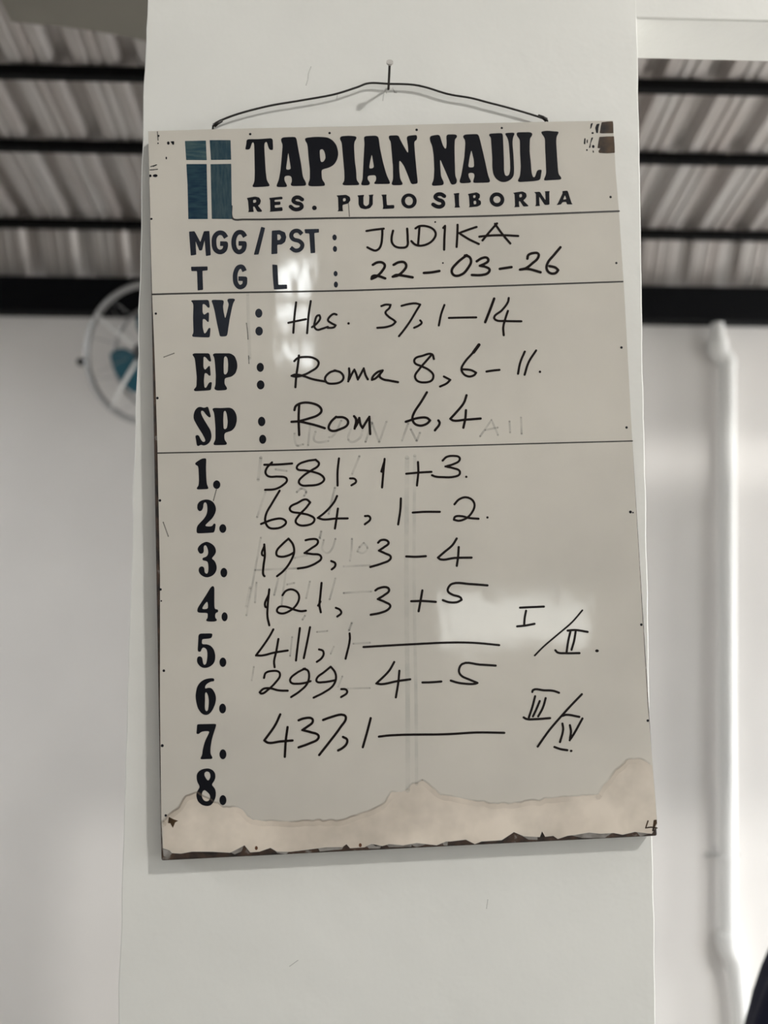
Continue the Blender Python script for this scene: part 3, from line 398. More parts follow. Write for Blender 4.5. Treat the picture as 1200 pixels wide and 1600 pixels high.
'h_6': [('s',27,[(-1714,-2424),(-1693,-2367),(-1615,-2345),(-1531,-2361),(-1520,-2406),(-1567,-2475),(-1660,-2561),(-1752,-2611),(-1771,-2594),(-1725,-2555),(-1647,-2551),(-1544,-2581),(-1431,-2590)]),('s',27,[(-1213,-2333),(-1318,-2383),(-1398,-2457),(-1386,-2496),(-1309,-2512),(-1218,-2505),(-1150,-2487)]),('s',27,[(-1232,-2335),(-1181,-2357),(-1166,-2428),(-1193,-2517),(-1286,-2603),(-1392,-2668)]),('s',27,[(-900,-2324),(-980,-2384),(-1074,-2458),(-1075,-2494),(-998,-2506),(-854,-2490)]),('s',27,[(-900,-2324),(-851,-2390),(-840,-2468),(-882,-2556),(-989,-2628),(-1120,-2687)]),('s',27,[(-780,-2599),(-722,-2608),(-710,-2640),(-786,-2695)]),('s',28,[(-122,-2300),(-189,-2403),(-351,-2550),(-289,-2561),(-100,-2533),(66,-2517)]),('s',28,[(-63,-2408),(-82,-2547),(-119,-2727)]),('s',28,[(213,-2562),(323,-2564),(445,-2560)]),('s',28,[(1122,-2396),(930,-2376),(710,-2360),(667,-2439),(688,-2494),(795,-2553),(888,-2596),(856,-2605),(714,-2596),(636,-2580),(562,-2554)])],
'h_7': [('s',30,[(-1530,-2870),(-1593,-2992),(-1731,-3171),(-1688,-3200),(-1540,-3192),(-1391,-3187)]),('s',30,[(-1446,-3025),(-1473,-3187),(-1490,-3376)]),('s',30,[(-1310,-2950),(-1250,-2931),(-1146,-2939),(-1140,-2976),(-1208,-3031),(-1269,-3068),(-1166,-3099),(-1078,-3139),(-1079,-3176),(-1185,-3230),(-1320,-3272)]),('s',30,[(-1013,-2959),(-922,-2931),(-758,-2912),(-736,-2942),(-807,-3056),(-947,-3226),(-1074,-3373)]),('s',30,[(-779,-3172),(-731,-3206),(-740,-3257),(-794,-3306),(-844,-3330)]),('s',30,[(-435,-2963),(-481,-3115),(-544,-3305)]),('s',28,[(-344,-3188),(-204,-3179),(499,-3196),(851,-3192),(1188,-3211)])],
'h_r1': [('s',28,[(1459,-1702),(1588,-1701),(1757,-1701)]),('s',28,[(1532,-1743),(1510,-1832),(1499,-1921)]),('s',28,[(1411,-1930),(1512,-1924),(1629,-1907)]),('s',28,[(2035,-2007),(2129,-2004),(2283,-2033)]),('s',28,[(2069,-2021),(2033,-2146),(2008,-2266)]),('s',28,[(2134,-2023),(2108,-2137),(2070,-2243)]),('s',28,[(1870,-2241),(1894,-2268),(1997,-2282),(2167,-2288)]),('s',22,[(2233,-1765),(2095,-1907),(1906,-2052),(1717,-2197),(1611,-2294)]),('e',2386,-2269,23,18)],
'h_r2': [('s',28,[(1557,-2734),(1567,-2712),(1702,-2721),(1817,-2732),(1886,-2758)]),('s',28,[(1589,-2788),(1550,-2910),(1499,-3039)]),('s',28,[(1643,-2848),(1600,-2937),(1550,-3029)]),('s',28,[(1718,-2816),(1678,-2928),(1614,-3032)]),('s',28,[(1435,-3036),(1466,-3056),(1581,-3064),(1760,-3059)]),('s',28,[(2168,-2788),(2039,-2906),(1903,-3038),(1740,-3206),(1589,-3393)]),('s',28,[(1916,-3039),(1955,-3028),(2120,-3060)]),('s',28,[(1908,-3132),(1913,-3201),(1866,-3352)]),('s',28,[(1999,-3155),(2008,-3231),(1986,-3336),(2045,-3257),(2158,-3081)]),('s',28,[(1793,-3408),(1868,-3437),(1950,-3453)]),('e',1997,-3464,17,14)],
'ghost': [('s',29,[(-1252,570),(-1249,459),(-1228,414),(-1147,426)]),('s',29,[(-1052,689),(-1090,409)]),('s',29,[(-989,583),(-1014,480),(-979,449),(-832,459)]),('s',29,[(-663,712),(-787,509),(-831,503)]),('s',29,[(-550,597),(-584,465),(-541,434),(-436,490),(-404,578)]),('s',29,[(-373,429),(-283,677)]),('s',29,[(-280,662),(-204,423)]),('s',29,[(-201,423),(-99,679)]),('s',29,[(82,428),(172,647)]),('s',29,[(199,572),(266,421)]),('s',29,[(269,421),(314,524)]),('s',26,[(1065,449),(1220,655),(1292,458)]),('s',26,[(1133,528),(1296,555)]),('s',26,[(1446,631),(1447,485)]),('s',26,[(1594,675),(1591,464)]),('s',29,[(-454,255),(-555,31)]),('s',29,[(-1632,-150),(-1745,-463)]),('s',29,[(-1250,-170),(-1183,-126),(-1131,-168),(-1159,-220)]),('s',29,[(-773,-128),(-863,-456)]),('s',29,[(-963,-664),(-985,-743)]),('s',29,[(-1505,125),(-1361,100)]),('s',40,[(-1679,278),(-1720,0)]),('s',26,[(-1706,-715),(-1819,-1261),(-1908,-1661)]),('s',26,[(-1774,-1263),(-1800,-1510)]),('s',26,[(-1505,-1222),(-1563,-1428)]),('s',26,[(-1411,-1134),(-1475,-1549)]),('s',26,[(-956,-665),(-979,-756)]),('s',26,[(-933,-771),(-951,-902),(-893,-937),(-839,-893),(-788,-763)]),('s',26,[(-584,-771),(-596,-916),(-620,-1046)]),('s',26,[(-496,-880),(-524,-932),(-459,-954),(-397,-897),(-441,-829),(-493,-877)]),('s',26,[(-1120,-1276),(-1173,-1483)]),('s',26,[(-805,-1249),(-886,-1507)]),('s',26,[(-713,-1436),(-450,-1427),(-371,-1430)]),('s',26,[(-621,-1804),(-664,-1894)]),('s',26,[(-1789,-1112),(-1200,-1109)]),('s',26,[(-701,-1109),(-372,-1108)]),('s',26,[(-1403,-1304),(-1311,-1288)]),('s',26,[(-1192,-1690),(-1227,-1741)]),('s',26,[(-1301,-981),(-1143,-954)]),('s',39,[(-1853,-1325),(-1905,-1557)]),('s',24,[(-628,-1804),(-657,-1894)]),('s',23,[(-1357,-1943),(-1390,-2174)]),('s',24,[(-617,-2058),(-408,-2053)]),('s',23,[(-761,-2445),(-818,-2571)]),('s',23,[(-702,-2596),(-429,-2601)]),('s',23,[(-1056,-1897),(-925,-1889)]),('s',23,[(-853,-2080),(-895,-2169)]),('s',23,[(-1834,-2284),(-1864,-2449)])],
'streak': [('s',56,[(138,215),(70,-1257),(22,-2813),(-20,-3843)]),('s',40,[(235,235),(165,-1261),(124,-2818),(91,-3772)]),('s',40,[(-1787,2356),(-1784,1535)])],
'scratch': [('s',13,[(-1812,1987),(-1800,1863),(-1797,1781)]),('s',13,[(-1795,1568),(-1794,1470)]),('s',13,[(-2722,1630),(-2850,1585)]),('s',13,[(-2237,-101),(-2276,-235)]),('s',13,[(-2896,-481),(-2837,-657)]),('s',13,[(106,4238),(114,4025)]),('s',13,[(-478,3557),(-469,3337)]),('s',13,[(-2877,4512),(-2871,4401)])],
'holes': [('e',-1699,4454,16,16),('e',-684,4445,16,16),('e',437,4462,17,17),('e',1540,4462,15,15),('e',2903,3505,16,16),('e',2925,2631,15,15),('e',2924,1528,16,16),('e',2926,500,16,16),('e',2909,-569,18,18),('e',2941,-578,10,10),('e',2958,-1972,16,16),('e',2964,-3143,16,16),('e',-2972,3369,14,14),('e',-2939,2143,15,15),('e',-2939,1069,16,16),('e',-2931,-211,16,16),('e',-2943,-1303,15,15),('e',-2937,-1443,10,10),('e',-2922,-2286,16,16),('e',-2957,-3178,18,18),('e',623,3233,12,12),('e',698,2693,11,11),('e',1068,3959,10,10),('e',-2931,-4000,15,15)],
'rust': [('e',-1862,-4432,18,23),('e',-617,-4459,18,23)],
'marks': [('e',-2864,4458,13,13),('e',-2872,4359,9,10),('e',-2742,4359,17,22),('p',[(-2715,4381),(-2666,4383),(-2670,4335),(-2688,4335)]),('e',-2771,4162,9,19),('s',11,[(-2969,4054),(-2893,4075)]),('s',11,[(-2980,4010),(-2883,4016)]),('p',[(-2936,4065),(-2898,4084),(-2893,4069),(-2947,4046)]),('e',-2976,3933,14,18),('e',-2915,3933,30,19),('p',[(2703,4496),(2733,4504),(2708,4436),(2690,4419)]),('p',[(2778,4486),(2820,4494),(2800,4434),(2792,4365),(2766,4365),(2758,4435)]),('p',[(2608,4300),(2624,4300),(2615,4214),(2595,4223)]),('p',[(2636,4274),(2653,4286),(2646,4230),(2636,4231)]),('p',[(2700,4307),(2726,4310),(2687,4229),(2680,4169),(2659,4166),(2679,4230)]),('e',2718,4186,17,21),('e',2720,4367,15,13),('e',2632,4140,10,12),('e',2714,4117,8,17)],
'bare': [('p',[(2846,4510),(2922,4517),(2995,4518),(2997,4472),(2993,4359),(2913,4359),(2837,4359),(2812,4364),(2830,4450)]),('p',[(2805,4313),(2902,4317),(2997,4317),(2997,4171),(2994,4095),(2905,4090),(2855,4092),(2788,4098),(2782,4124),(2809,4158),(2771,4165)]),('p',[(-2895,-4018),(-2839,-4049),(-2782,-4070),(-2820,-4087),(-2850,-4151),(-2878,-4094),(-2906,-4092)]),('p',[(2961,-4334),(2998,-4331),(2999,-4374),(2975,-4411),(2952,-4467),(2932,-4466),(2946,-4410)]),('s',16,[(2891,-4341),(2856,-4424),(2926,-4418),(2996,-4431)])],
'primer': [('p',[(-2176,-4468),(-2095,-4425),(-2014,-4402),(-2042,-4466),(-2123,-4496)]),('p',[(-1680,-4432),(-1454,-4482),(-1509,-4526),(-1616,-4505)]),('p',[(-1131,-4458),(-808,-4448),(-837,-4499),(-1106,-4512)]),('p',[(-553,-4460),(-485,-4445),(-432,-4484),(-365,-4477),(-380,-4513),(-514,-4507)]),('p',[(-323,-4453),(0,-4469),(-1,-4510),(-271,-4503)]),('p',[(-2973,-4395),(-2893,-4412),(-2867,-4452),(-2921,-4494),(-2969,-4473)]),('p',[(-46,-4466),(63,-4458),(169,-4492),(60,-4519)]),('p',[(374,-4460),(442,-4464),(434,-4516),(385,-4513)]),('p',[(1341,-4446),(1532,-4448),(1529,-4503),(1420,-4495)]),('p',[(1914,-4461),(2162,-4441),(2435,-4470),(2350,-4519),(2076,-4508)]),('p',[(2738,-4461),(2901,-4495),(2789,-4524)])],
}
SHEET = [(-2994,4523),(-2194,4530),(-1460,4531),(-311,4530),(846,4534),(2094,4532),(2994,4529),(2990,3827),(3000,3315),(3004,2301),(2988,318),(2980,-1371),(2976,-2942),(2999,-4022),(3003,-4388),(2928,-4498),(2792,-4476),(2722,-4465),(2571,-4492),(2463,-4466),(2298,-4468),(2162,-4446),(1996,-4465),(1898,-4471),(1775,-4503),(1722,-4463),(1624,-4469),(1589,-4403),(1558,-4470),(1368,-4453),(1246,-4397),(1093,-4485),(984,-4487),(848,-4488),(765,-4515),(659,-4457),(469,-4470),(418,-4468),(304,-4507),(62,-4469),(-101,-4488),(-270,-4464),(-352,-4483),(-485,-4450),(-568,-4487),(-741,-4490),(-781,-4440),(-836,-4474),(-1024,-4465),(-1213,-4479),(-1455,-4497),(-1615,-4489),(-1694,-4440),(-1829,-4478),(-1936,-4481),(-2002,-4395),(-2068,-4426),(-2176,-4473),(-2389,-4451),(-2628,-4439),(-2761,-4455),(-2867,-4443),(-2893,-4412),(-2972,-4382),(-2985,-4042),(-2976,-2682),(-2947,-1139),(-2950,443),(-2959,1248),(-2967,1735),(-2980,2309),(-2986,2887),(-2988,3721)]
STAIN = [(-2970,-4072),(-2908,-4008),(-2831,-3959),(-2777,-3921),(-2737,-3844),(-2694,-3793),(-2560,-3747),(-2386,-3845),(-2243,-3935),(-2082,-3942),(-1977,-4011),(-1899,-4109),(-1658,-4120),(-1444,-4141),(-1175,-4143),(-852,-4158),(-689,-4114),(-470,-4056),(-305,-3973),(-264,-3915),(-215,-3856),(-56,-3849),(37,-3777),(100,-3757),(163,-3730),(224,-3771),(280,-3811),(373,-3910),(574,-3946),(816,-4011),(1060,-4049),(1444,-4040),(1830,-4005),(2105,-4003),(2298,-4000),(2388,-3871),(2535,-3717),(2681,-3601),(2777,-3582),(2886,-3610),(2984,-3692)]

BZ, PHI, BH = (1.7, 0.04466, 0.90647)
BW = 0.60
U = 1e-4

def dedupe(pts):
    out = []
    for p in pts:
        if not out or (Vector(p) - Vector(out[-1])).length > 1e-6: out.append(p)
    return out

def round_loop(pts, r):
    """closed loop with its corners eased"""
    out = []; n = len(pts)
    P = [Vector((p[0], p[1])) for p in pts]
    for i in range(n):
        a, b, c = P[i - 1], P[i], P[(i + 1) % n]
        la, lc = (a - b).length, (c - b).length
        d1 = b + (a - b) / la * min(r, la * .45); d2 = b + (c - b) / lc * min(r, lc * .45)
        for t in (0, .33, .67, 1):
            out.append(((1 - t) ** 2 * d1 + 2 * t * (1 - t) * b + t * t * d2)[:])
    return dedupe(out)

def spline(pts, step=4):
    """open Catmull-Rom through the points, kept sharp where the pen turns back"""
    P = [Vector((p[0], p[1])) for p in pts]; n = len(P)
    if n == 2: return P
    tang = []
    for i in range(n):
        if i == 0: tang.append((P[1] - P[0], P[1] - P[0]))
        elif i == n - 1: tang.append((P[-1] - P[-2], P[-1] - P[-2]))
        else:
            a, b = P[i] - P[i - 1], P[i + 1] - P[i]
            if a.angle(b, 0) > math.radians(88): tang.append((a, b))
            else:
                d = (a.normalized() + b.normalized()).normalized()
                tang.append((d * a.length, d * b.length))
    out = [P[0]]
    for i in range(n - 1):
        m0, m1 = tang[i][1], tang[i + 1][0]
        L = (P[i + 1] - P[i]).length
        m0 = m0.normalized() * L; m1 = m1.normalized() * L
        for k in range(1, step + 1):
            t = k / step
            out.append((2 * t ** 3 - 3 * t * t + 1) * P[i] + (t ** 3 - 2 * t * t + t) * m0 + (-2 * t ** 3 + 3 * t * t) * P[i + 1] + (t ** 3 - t * t) * m1)
    return out

def ribbon(pts, w, y, butt=False):
    """flat pen stroke as quads plus round ends"""
    P = spline(pts, 5); n = len(P); h = w / 2; V = []; F = []
    N = []
    for i in range(n):
        a = P[max(i - 1, 0)]; b = P[min(i + 1, n - 1)]
        t = (b - a)
        if t.length < 1e-9: t = Vector((1, 0))
        t.normalize(); N.append(Vector((-t.y, t.x)))
    for i in range(n):
        V += [(P[i] + N[i] * h, i), (P[i] - N[i] * h, i)]
    for i in range(n - 1): F.append((2 * i, 2 * i + 1, 2 * i + 3, 2 * i + 2))
    # round joins wherever the pen turned, and round ends
    def disc(c, i):
        k0 = len(V); m = 12
        for k in range(m): V.append((c + Vector((math.cos(k * math.tau / m), math.sin(k * math.tau / m))) * h, i + .5))
        F.append(tuple(k0 + k for k in range(m)))
    if not butt: disc(P[0], 0); disc(P[-1], n)
    for i in range(1, n - 1):
        if (P[i] - P[i - 1]).angle(P[i + 1] - P[i], 0) > .35: disc(P[i], i)
    return [(v.x, y - i * 1.2e-6, v.y) for v, i in V], F

def filled(loops, y):
    polys = [[Vector((p[0], p[1], 0)) for p in l] for l in loops]
    tri = tessellate_polygon(polys)
    flat = [v for l in polys for v in l]
    return [(v.x, y, v.y) for v in flat], [tuple(t) for t in tri]

def ellipse(cx, cy, rx, ry, n=24): return [(cx + rx * math.cos(k * math.tau / n), cy + ry * math.sin(k * math.tau / n)) for k in range(n)]

BOARD_LOC = Vector((0, 0, BZ)) + Matrix.Rotation(-PHI, 3, 'Y') @ Vector((0, 0, -BH / 2))
board = empty('notice_board', BOARD_LOC, (0, -PHI, 0))
tag(board, 'white hand-painted hymn notice board hung by wire on the pillar', 'notice board')
FRONT = -0.0200

def face_front(o):
    bm = bmesh.new(); bm.from_mesh(o.data)
    for fc in bm.faces:
        fc.normal_update()
        if fc.normal.y > 0: fc.normal_flip()
    bm.to_mesh(o.data); bm.free()

def bounds(it):
    if it[0] == 'e': return (it[1] - it[3], it[2] - it[4], it[1] + it[3], it[2] + it[4])
    P = it[1] if it[0] == 'p' else it[2]
    return (min(p[0] for p in P), min(p[1] for p in P), max(p[0] for p in P), max(p[1] for p in P))

def clusters(items, gap):
    """groups of marks that stand closer together than gap"""
    B = [bounds(i) for i in items]; own = list(range(len(items)))
    def near(a, b): return a[0] - b[2] < gap and b[0] - a[2] < gap and a[1] - b[3] < gap and b[1] - a[3] < gap
    for i in range(len(items)):
        for j in range(i):
            if near(B[i], B[j]):
                a, b = own[i], own[j]
                own = [b if o == a else o for o in own]
    return [[it for it, o in zip(items, own) if o == c] for c in dict.fromkeys(own)]

def draw(key, name, material, lift, r=.0012, label=None, gap=70, parent=None):
    for group in clusters(ART[key], gap):
        mb = MB(); y = FRONT - lift
        for k, it in enumerate(group):
            yy = y - k * 6e-6
            if it[0] == 'p':
                loops = [round_loop([(a * U, b * U) for a, b in l], r if li == 0 else r * .8) for li, l in enumerate(it[1:])]
                v, f = filled(loops, yy)
            elif it[0] == 's':
                v, f = ribbon([(a * U, b * U) for a, b in it[2]], abs(it[1]) * U, yy, butt=it[1] < 0)
            else:
                cx, cy, rx, ry = [q * U for q in it[1:5]]
                loops = [ellipse(cx, cy, rx, ry)]
                if len(it) > 5: loops.append(ellipse(cx, cy, it[5] * U, it[6] * U))
                v, f = filled(loops, yy)
            mb.add([(x, q, z + BH / 2) for x, q, z in v], f)
        o = mb.build(name, material, parent or board)
        face_front(o)
        if label: o['label'] = label

# wooden panel, then the white painted skin with its chipped outline
mb = MB(); mb.box(-BW / 2, BW / 2, -0.0192, -0.0004, 0.0, BH)
mb.build('panel', M_WOOD, board, bevel=.0025)['label'] = 'dark brown board showing where paint has chipped off the bottom edge'
loop = [(a * U, b * U + BH / 2) for a, b in SHEET]
v, f = filled([loop], FRONT)
n = len(v); v += [(x, -0.0188, z) for x, y, z in v]
f = list(f) + [((i + 1) % n, i, n + i, n + (i + 1) % n) for i in range(n)]
skin = link_mesh('painted_face', v, f, M_PAINT, board)
bm = bmesh.new(); bm.from_mesh(skin.data); bmesh.ops.recalc_face_normals(bm, faces=bm.faces)
for fc in bm.faces:
    if abs(fc.normal.y) > .9 and fc.normal.y > 0: fc.normal_flip()
bm.to_mesh(skin.data); bm.free()
skin['label'] = 'glossy off-white painted face ruled with thin black lines'

M_PRIMER = mat('grey_primer', (0.30, 0.285, 0.265), 0.6, col2=(0.16, 0.145, 0.13), mscale=90)
draw('primer', 'primer_remnant', M_PRIMER, -6.5e-4, r=.0006, gap=20)
# water stain along the bottom: from its wandering upper rim down to the chipped edge
rim = [Vector((a * U, b * U)) for a, b in STAIN]
dense = []
for a, b in zip(rim, rim[1:]):
    m = max(1, int((b - a).length / .004))
    for k in range(m):
        p = a.lerp(b, k / m)
        p = p + Vector((noise.noise(Vector((p.x * 130, p.y * 130, 0))), noise.noise(Vector((p.x * 130, p.y * 130, 7))))) * .0018
        dense.append((p.x, p.y))
dense.append(tuple(rim[-1]))
low = [(a * U, b * U) for a, b in SHEET]
ib = max(i for i, p in enumerate(low) if p[1] > rim[-1].y and p[0] > .1)
il = max(i for i, p in enumerate(low) if i > 30 and p[1] < rim[0].y - .03)
bottom = [(p[0] * .9985, p[1] + .0004) for p in low[ib + 1:il + 1]]
v, f = filled([dense + bottom], FRONT - 4e-5)
st = link_mesh('water_stain', [(x, y, z + BH / 2) for x, y, z in v], f, M_STAIN, board)
bm = bmesh.new(); bm.from_mesh(st.data)
for fc in bm.faces:
    fc.normal_update()
    if fc.normal.y > 0: fc.normal_flip()
bm.to_mesh(st.data); bm.free()
st['label'] = 'pinkish beige water stain along the bottom of the board'
ART['stain_rim'] = [('s', 22, [(int(x / U), int(y / U) + 4) for x, y in dense])]
ART['stain_halo'] = [('s', 75, [(int(x / U), int(y / U) - 26) for x, y in dense[::2]])]
draw('stain_halo', 'stain_halo', M_STAINHALO, 6e-5)
draw('stain_rim', 'stain_rim', M_STAINLINE, 7e-5)

draw('streak', 'pale_streak', M_STREAK, 8e-5)
draw('ghost', 'erased_writing', M_GHOST, 9e-5, gap=150, label='faint grey ghost of wiped-off writing')
draw('scratch', 'scratch', M_SCRATCH, 1e-4)
draw('r1', 'ruled_line', M_RULE, 1.1e-4); draw('r2', 'ruled_line', M_RULE, 1.1e-4); draw('r3', 'ruled_line', M_RULE, 1.1e-4)
for key, mt in (('q1', M_BLUE_A), ('q2', M_BLUE_B), ('q3', M_BLUE_D), ('q4', M_BLUE_B)):
    draw(key, 'emblem_block', mt, 1.2e-4, r=.0004, label='brushed dark blue block of the cross emblem')
draw('title', 'title_lettering', M_INK, 1.2e-4, r=.0035, label='large black slab lettering')
draw('subtitle', 'subtitle_lettering', M_INK, 1.2e-4, r=.0016, label='small black capitals', gap=170)
draw('mgg', 'heading_lettering', M_INK2, 1.2e-4, r=.001, label='black painted heading MGG / PST :')
draw('tgl', 'heading_lettering', M_INK2, 1.2e-4, r=.001, label='black painted heading T G L :')
draw('ev', 'heading_lettering', M_INK2, 1.2e-4, r=.0024, label='black serif heading EV :')
draw('ep', 'heading_lettering', M_INK, 1.2e-4, r=.0024, label='black serif heading EP :')
draw('sp', 'heading_lettering', M_INK, 1.2e-4, r=.003, label='black serif heading SP :')
for i in range(1, 9):
    draw('n%d' % i, 'painted_number', M_INK, 1.2e-4, r=.0035, label='black painted row number %d.' % i)
for key in ('h_judika', 'h_date', 'h_ev', 'h_ep', 'h_sp', 'h_1', 'h_2', 'h_3', 'h_4', 'h_5', 'h_6', 'h_7', 'h_r1', 'h_r2'):
    draw(key, 'handwriting', M_MARK, 1.8e-4, label='black marker handwriting', gap=130)
draw('holes', 'nail_hole', M_INK, 1.3e-4)
draw('rust', 'rusty_nail_head', M_RUST, 1.3e-4)
draw('marks', 'paint_chip', M_INK, 1.3e-4)
draw('bare', 'bare_patch', M_BARE, 1.4e-4, r=.0006, label='brown bare patches at the corners where paint has flaked off')

# hanging wire, tied through the top edge and looped over the nail
WIRE = [(-0.2391, -0.01, 2.153), (-0.2335, -0.0062, 2.1614), (-0.208, -0.0062, 2.1724), (-0.1684, -0.0062, 2.1841), (-0.1269, -0.0062, 2.1925), (-0.0853, -0.0062, 2.2013), (-0.0553, -0.0062, 2.2116), (-0.0377, -0.0062, 2.2182), (-0.0125, -0.0062, 2.2179), (0.0152, -0.0062, 2.2177), (0.0354, -0.0062, 2.2146), (0.0658, -0.0062, 2.2057), (0.0953, -0.0062, 2.2011), (0.1181, -0.0062, 2.1955), (0.1501, -0.0062, 2.1875), (0.1839, -0.0062, 2.1777), (0.1956, -0.01, 2.17)]
inv = (Matrix.Translation(BOARD_LOC) @ Matrix.Rotation(-PHI, 4, 'Y')).inverted()
def smooth3(pts, step=6):
    P = [Vector(p) for p in pts]; out = []
    for i in range(len(P) - 1):
        a = P[max(i - 1, 0)]; b = P[i]; c = P[i + 1]; d = P[min(i + 2, len(P) - 1)]
        for k in range(step):
            t = k / step
            out.append(.5 * ((2 * b) + (c - a) * t + (2 * a - 5 * b + 4 * c - d) * t * t + (3 * b - a - 3 * c + d) * t ** 3))
    out.append(P[-1]); return out
mb = MB(); mb.tube(smooth3(WIRE), .00125, 8)
for e0, d in ((WIRE[0], 1), (WIRE[-1], -1)):
    e0 = Vector(e0)
    mb.tube([e0 + Vector((d * .001, -.001, .0)), e0 + Vector((d * .006, -.0018, .003)), e0 + Vector((d * .012, -.001, .0065))], .0021, 8, radii=[.0028, .0022, .0013])
    mb.tube([e0 + Vector((0, 0, .001)), e0 + Vector((-d * .001, .001, -.006))], .0013, 8)
mb.build('hanging_wire', M_WIRE, board, smooth=True, mw=inv)['label'] = 'bent black wire from which the board hangs'

# the nail
NA, NB = [Vector(p) for p in [(-0.0123, 0.0, 2.2149), (-0.0119, -0.036, 2.2265)]]
ax = (NB - NA).normalized()
nail = empty('nail', NA)
tag(nail, 'single nail in the pillar that carries the black wire', 'nail')
mb = MB(); mb.tube([-ax * .01, NB - NA], .0016, 10); mb.build('shank', M_NAIL, nail, smooth=False)
mb = MB(); mb.tube([NB - NA - ax * .0008, NB - NA + ax * .0012], .0044, 18); mb.build('head', M_NAILHEAD, nail)['label'] = 'pale round nail head'

# hairline cracks in the pillar plaster
CRACKS = [(0.0012, [(-0.1146, 2.2433), (-0.1179, 2.2327), (-0.1186, 2.2256), (-0.121, 2.2167)]), (0.001, [(-0.0157, 2.2157), (-0.0182, 2.2086), (-0.0198, 2.198)]), (0.0015, [(-0.0165, 2.213), (-0.0148, 2.2087)]), (0.0014, [(-0.0072, 2.2168), (-0.0038, 2.2098)]), (0.0022, [(-0.0055, 2.2106), (-0.0013, 2.2099)]), (0.0009, [(-0.0789, 2.2081), (-0.0805, 2.1992)]), (0.001, [(0.1135, 1.1683), (0.1151, 1.1796)]), (0.001, [(-0.1266, 1.1022), (-0.1159, 1.1096)])]
mb = MB()
for w, pts in CRACKS:
    v, f = ribbon(pts, w, -0.0003, butt=True); mb.add(v, f)
M_CRACK = faint('plaster_crack', (0.45, 0.45, 0.43), 0.35, 0.8)
o = mb.build('plaster_cracks', M_CRACK, pillar)
bm = bmesh.new(); bm.from_mesh(o.data)
for fc in bm.faces:
    fc.normal_update()
    if fc.normal.y > 0: fc.normal_flip()
bm.to_mesh(o.data); bm.free()

# ------------------------------------------------------------------ white drain pipe on the back wall
pipe = empty('drain_pipe', (1.163, 1.515, 0))
tag(pipe, 'white plastic drain pipe running down the back wall, right of pillar', 'pipe')
off = Vector(pipe.location)
def rel(pts): return [Vector(p) - off for p in pts]
PY = 1.515
mb = MB(); mb.tube(rel([(1.137, PY, 2.412), (1.137, PY, 2.33)]), .021, 24, radii=[.019, .026]); mb.build('pipe_section', M_PVC, pipe, auto=True)
mb = MB(); mb.tube(rel([(1.136, PY, 2.345), (1.137, PY, 2.315), (1.145, PY, 2.300), (1.158, PY, 2.290), (1.166, PY, 2.275), (1.166, PY, 2.255)]), .031, 24, radii=[.032, .033, .031, .030, .030, .030]); mb.build('elbow', M_PVC, pipe, auto=True)
mb = MB(); mb.tube(rel([(1.166, PY, 2.262), (1.118, PY, .415)]), .0265, 28); mb.build('pipe_section', M_PVC, pipe, auto=True)
mb = MB(); mb.tube(rel([(1.118, PY, .440), (1.118, PY, .408), (1.124, PY, .388), (1.136, PY, .366), (1.142, PY, .345), (1.143, PY, .322)]), .031, 24, radii=[.031, .032, .033, .032, .031, .031]); mb.build('elbow', M_PVC, pipe, auto=True)
mb = MB(); mb.tube(rel([(1.143, PY, .335), (1.168, PY, .0)]), .0265, 28); mb.build('pipe_section', M_PVC, pipe, auto=True)
mb = MB(); zc = .67; xc = 1.1245
mb.tube(rel([(xc, PY, zc - .008), (xc, PY, zc + .008)]), .0285, 24)
mb.box(xc - .058 - off.x, xc + .050 - off.x, .028, .034, zc - .008, zc + .008)
mb.build('clip', M_PVC, pipe, auto=True)
for sx in (-.05, .043):
    mb = MB(); mb.tube(rel([(xc + sx, PY + .030, zc), (xc + sx, PY + .024, zc)]), .006, 12); mb.build('screw', M_CLIP, pipe)

# ------------------------------------------------------------------ wall fan, half hidden behind the pillar
fan = empty('wall_fan', (-0.66, 1.549, 2.16))
tag(fan, 'round wall fan with steel guard and teal blades, left of pillar', 'fan')
FC = Vector((-0.690, 1.31, 2.219)); FR = 0.205
fm = Matrix.Translation(-Vector(fan.location)) @ Matrix.Translation(FC) @ Matrix.Rotation(math.radians(-14), 4, 'Z') @ Matrix.Rotation(math.radians(8), 4, 'X')
def circ(r, y, n=64): return [(r * math.cos(k * math.tau / n), y, r * math.sin(k * math.tau / n)) for k in range(n)]
mb = MB(); mb.tube(circ(FR, 0.0), .0095, 12, closed=True); mb.build('front_ring', M_CHROME, fan, True, fm)
mb = MB(); mb.tube(circ(FR * .80, 0.085), .005, 10, closed=True); mb.build('back_ring', M_CHROME, fan, True, fm)
mb = MB()
for k in range(10):
    a = (k + .5) * math.tau / 10
    ca, sa = math.cos(a), math.sin(a)
    mb.tube([(.05 * ca, -.035, .05 * sa), (.12 * ca, -.032, .12 * sa), (.18 * ca, -.018, .18 * sa), (FR * ca, 0, FR * sa)], .0009, 6)
    mb.tube([(FR * ca, 0, FR * sa), (FR * .95 * ca, .05, FR * .95 * sa), (FR * .80 * ca, .085, FR * .80 * sa), (.06 * ca, .09, .06 * sa)], .0009, 6)
mb.build('guard_wires', M_CHROME, fan, True, fm)
for a in (232, 322, 52, 142):
    a = math.radians(a); ca, sa = math.cos(a), math.sin(a)
    mb = MB(); mb.tube([(.03 * ca, -.034, .03 * sa), (.12 * ca, -.030, .12 * sa), (.175 * ca, -.016, .175 * sa), (FR * ca, 0, FR * sa)], .006, 8)
    mb.build('guard_strut', M_PVC, fan, True, fm)  # white colour paints in the bright reflection on the chrome spokes
mb = MB(); mb.tube([(0, -.040, 0), (0, -.028, 0)], .026, 28); mb.build('badge', M_DARKPL, fan, False, fm)
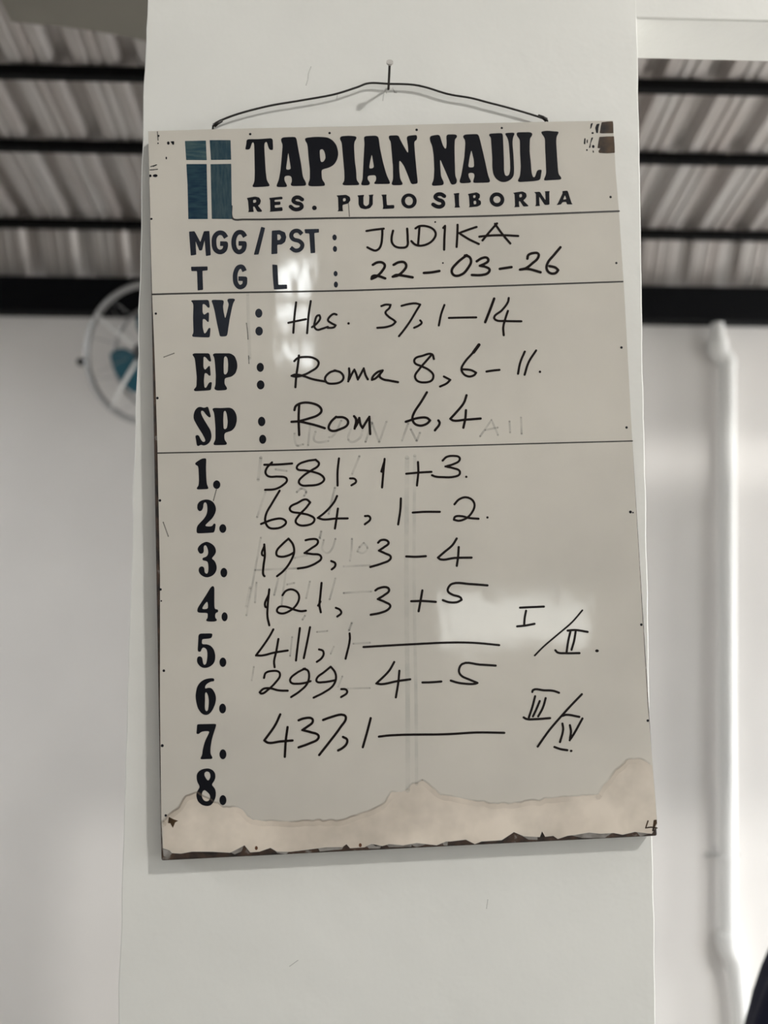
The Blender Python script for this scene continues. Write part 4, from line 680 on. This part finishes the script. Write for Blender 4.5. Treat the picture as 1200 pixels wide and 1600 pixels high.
for k in range(3):
    a0 = math.radians(205 + 120 * k); mb = MB(); V = []; F = []; NR, NA_ = 8, 8
    for i in range(NR + 1):
        r = .03 + (.135 - .03) * i / NR
        half = math.radians(14 + 26 * math.sin(math.pi * (i / NR) ** .8 * .8))
        for j in range(NA_ + 1):
            t = j / NA_ * 2 - 1; a = a0 + half * t
            V.append((r * math.cos(a), .028 + t * .016 + .004 * t * t, r * math.sin(a)))
    for i in range(NR):
        for j in range(NA_):
            q = i * (NA_ + 1) + j; F.append((q, q + 1, q + NA_ + 2, q + NA_ + 1))
    mb.add(V, F); o = mb.build('blade', M_TEAL, fan, True, fm)
    so = o.modifiers.new('thick', 'SOLIDIFY'); so.thickness = .003
mb = MB(); mb.tube([(0, .005, 0), (0, .012, 0), (0, .05, 0)], .035, 24, radii=[.026, .034, .036]); mb.build('hub', M_TEAL, fan, False, fm)
mb = MB(); mb.tube([(0, .05, 0), (0, .10, 0), (0, .16, 0), (0, .175, 0)], .05, 28, radii=[.05, .058, .055, .035]); mb.build('motor', M_DARKPL, fan, False, fm, auto=True)
mb = MB(); mb.ball((-FR - .022, .0, -.012), .013); mb.tube([(-FR, 0, -.012), (-FR - .02, 0, -.012)], .005, 8); mb.build('guard_clasp', M_DARKPL, fan, True, fm)
mb = MB(); mb.tube([FC - Vector(fan.location) + Vector((.03, .12, -.02)), (.0, -.06, -.03), (0, -.012, 0)], .014, 14); mb.build('bracket_arm', M_DARKPL, fan, True)
mb = MB(); mb.box(-.045, .045, -.014, -.001, -.075, .075); mb.build('wall_plate', M_DARKPL, fan, bevel=.004)

# ------------------------------------------------------------------ navy cloth hanging over a stand, bottom right corner
CX, CY = 1.028, 0.42
prof = [(1.17, 0.0), (1.168, .08), (1.15, .15), (1.10, .20), (1.00, .25), (.90, .295), (.815, .338), (.70, .375), (.50, .42), (.25, .455), (.0, .48)]
V = []; F = []; NA_ = 96
for i, (z, r) in enumerate(prof):
    fold = .012 * min(1, i / 5)
    for k in range(NA_):
        a = k * math.tau / NA_
        rr = r + (fold * math.sin(a * 11 + .6 * math.sin(z * 5)) if r > .2 else 0)
        V.append((rr * math.cos(a), rr * .78 * math.sin(a), z))
for i in range(len(prof) - 1):
    for k in range(NA_):
        F.append((i * NA_ + k, (i + 1) * NA_ + k, (i + 1) * NA_ + (k + 1) % NA_, i * NA_ + (k + 1) % NA_))
cloth = link_mesh('draped_cloth', V, F, M_NAVY, smooth=True)
cloth.location = (CX, CY, 0)
sb = cloth.modifiers.new('smooth', 'SUBSURF'); sb.levels = 1; sb.render_levels = 1
tag(cloth, 'dark navy cloth at the bottom right corner, in front of white pipe', 'cloth')
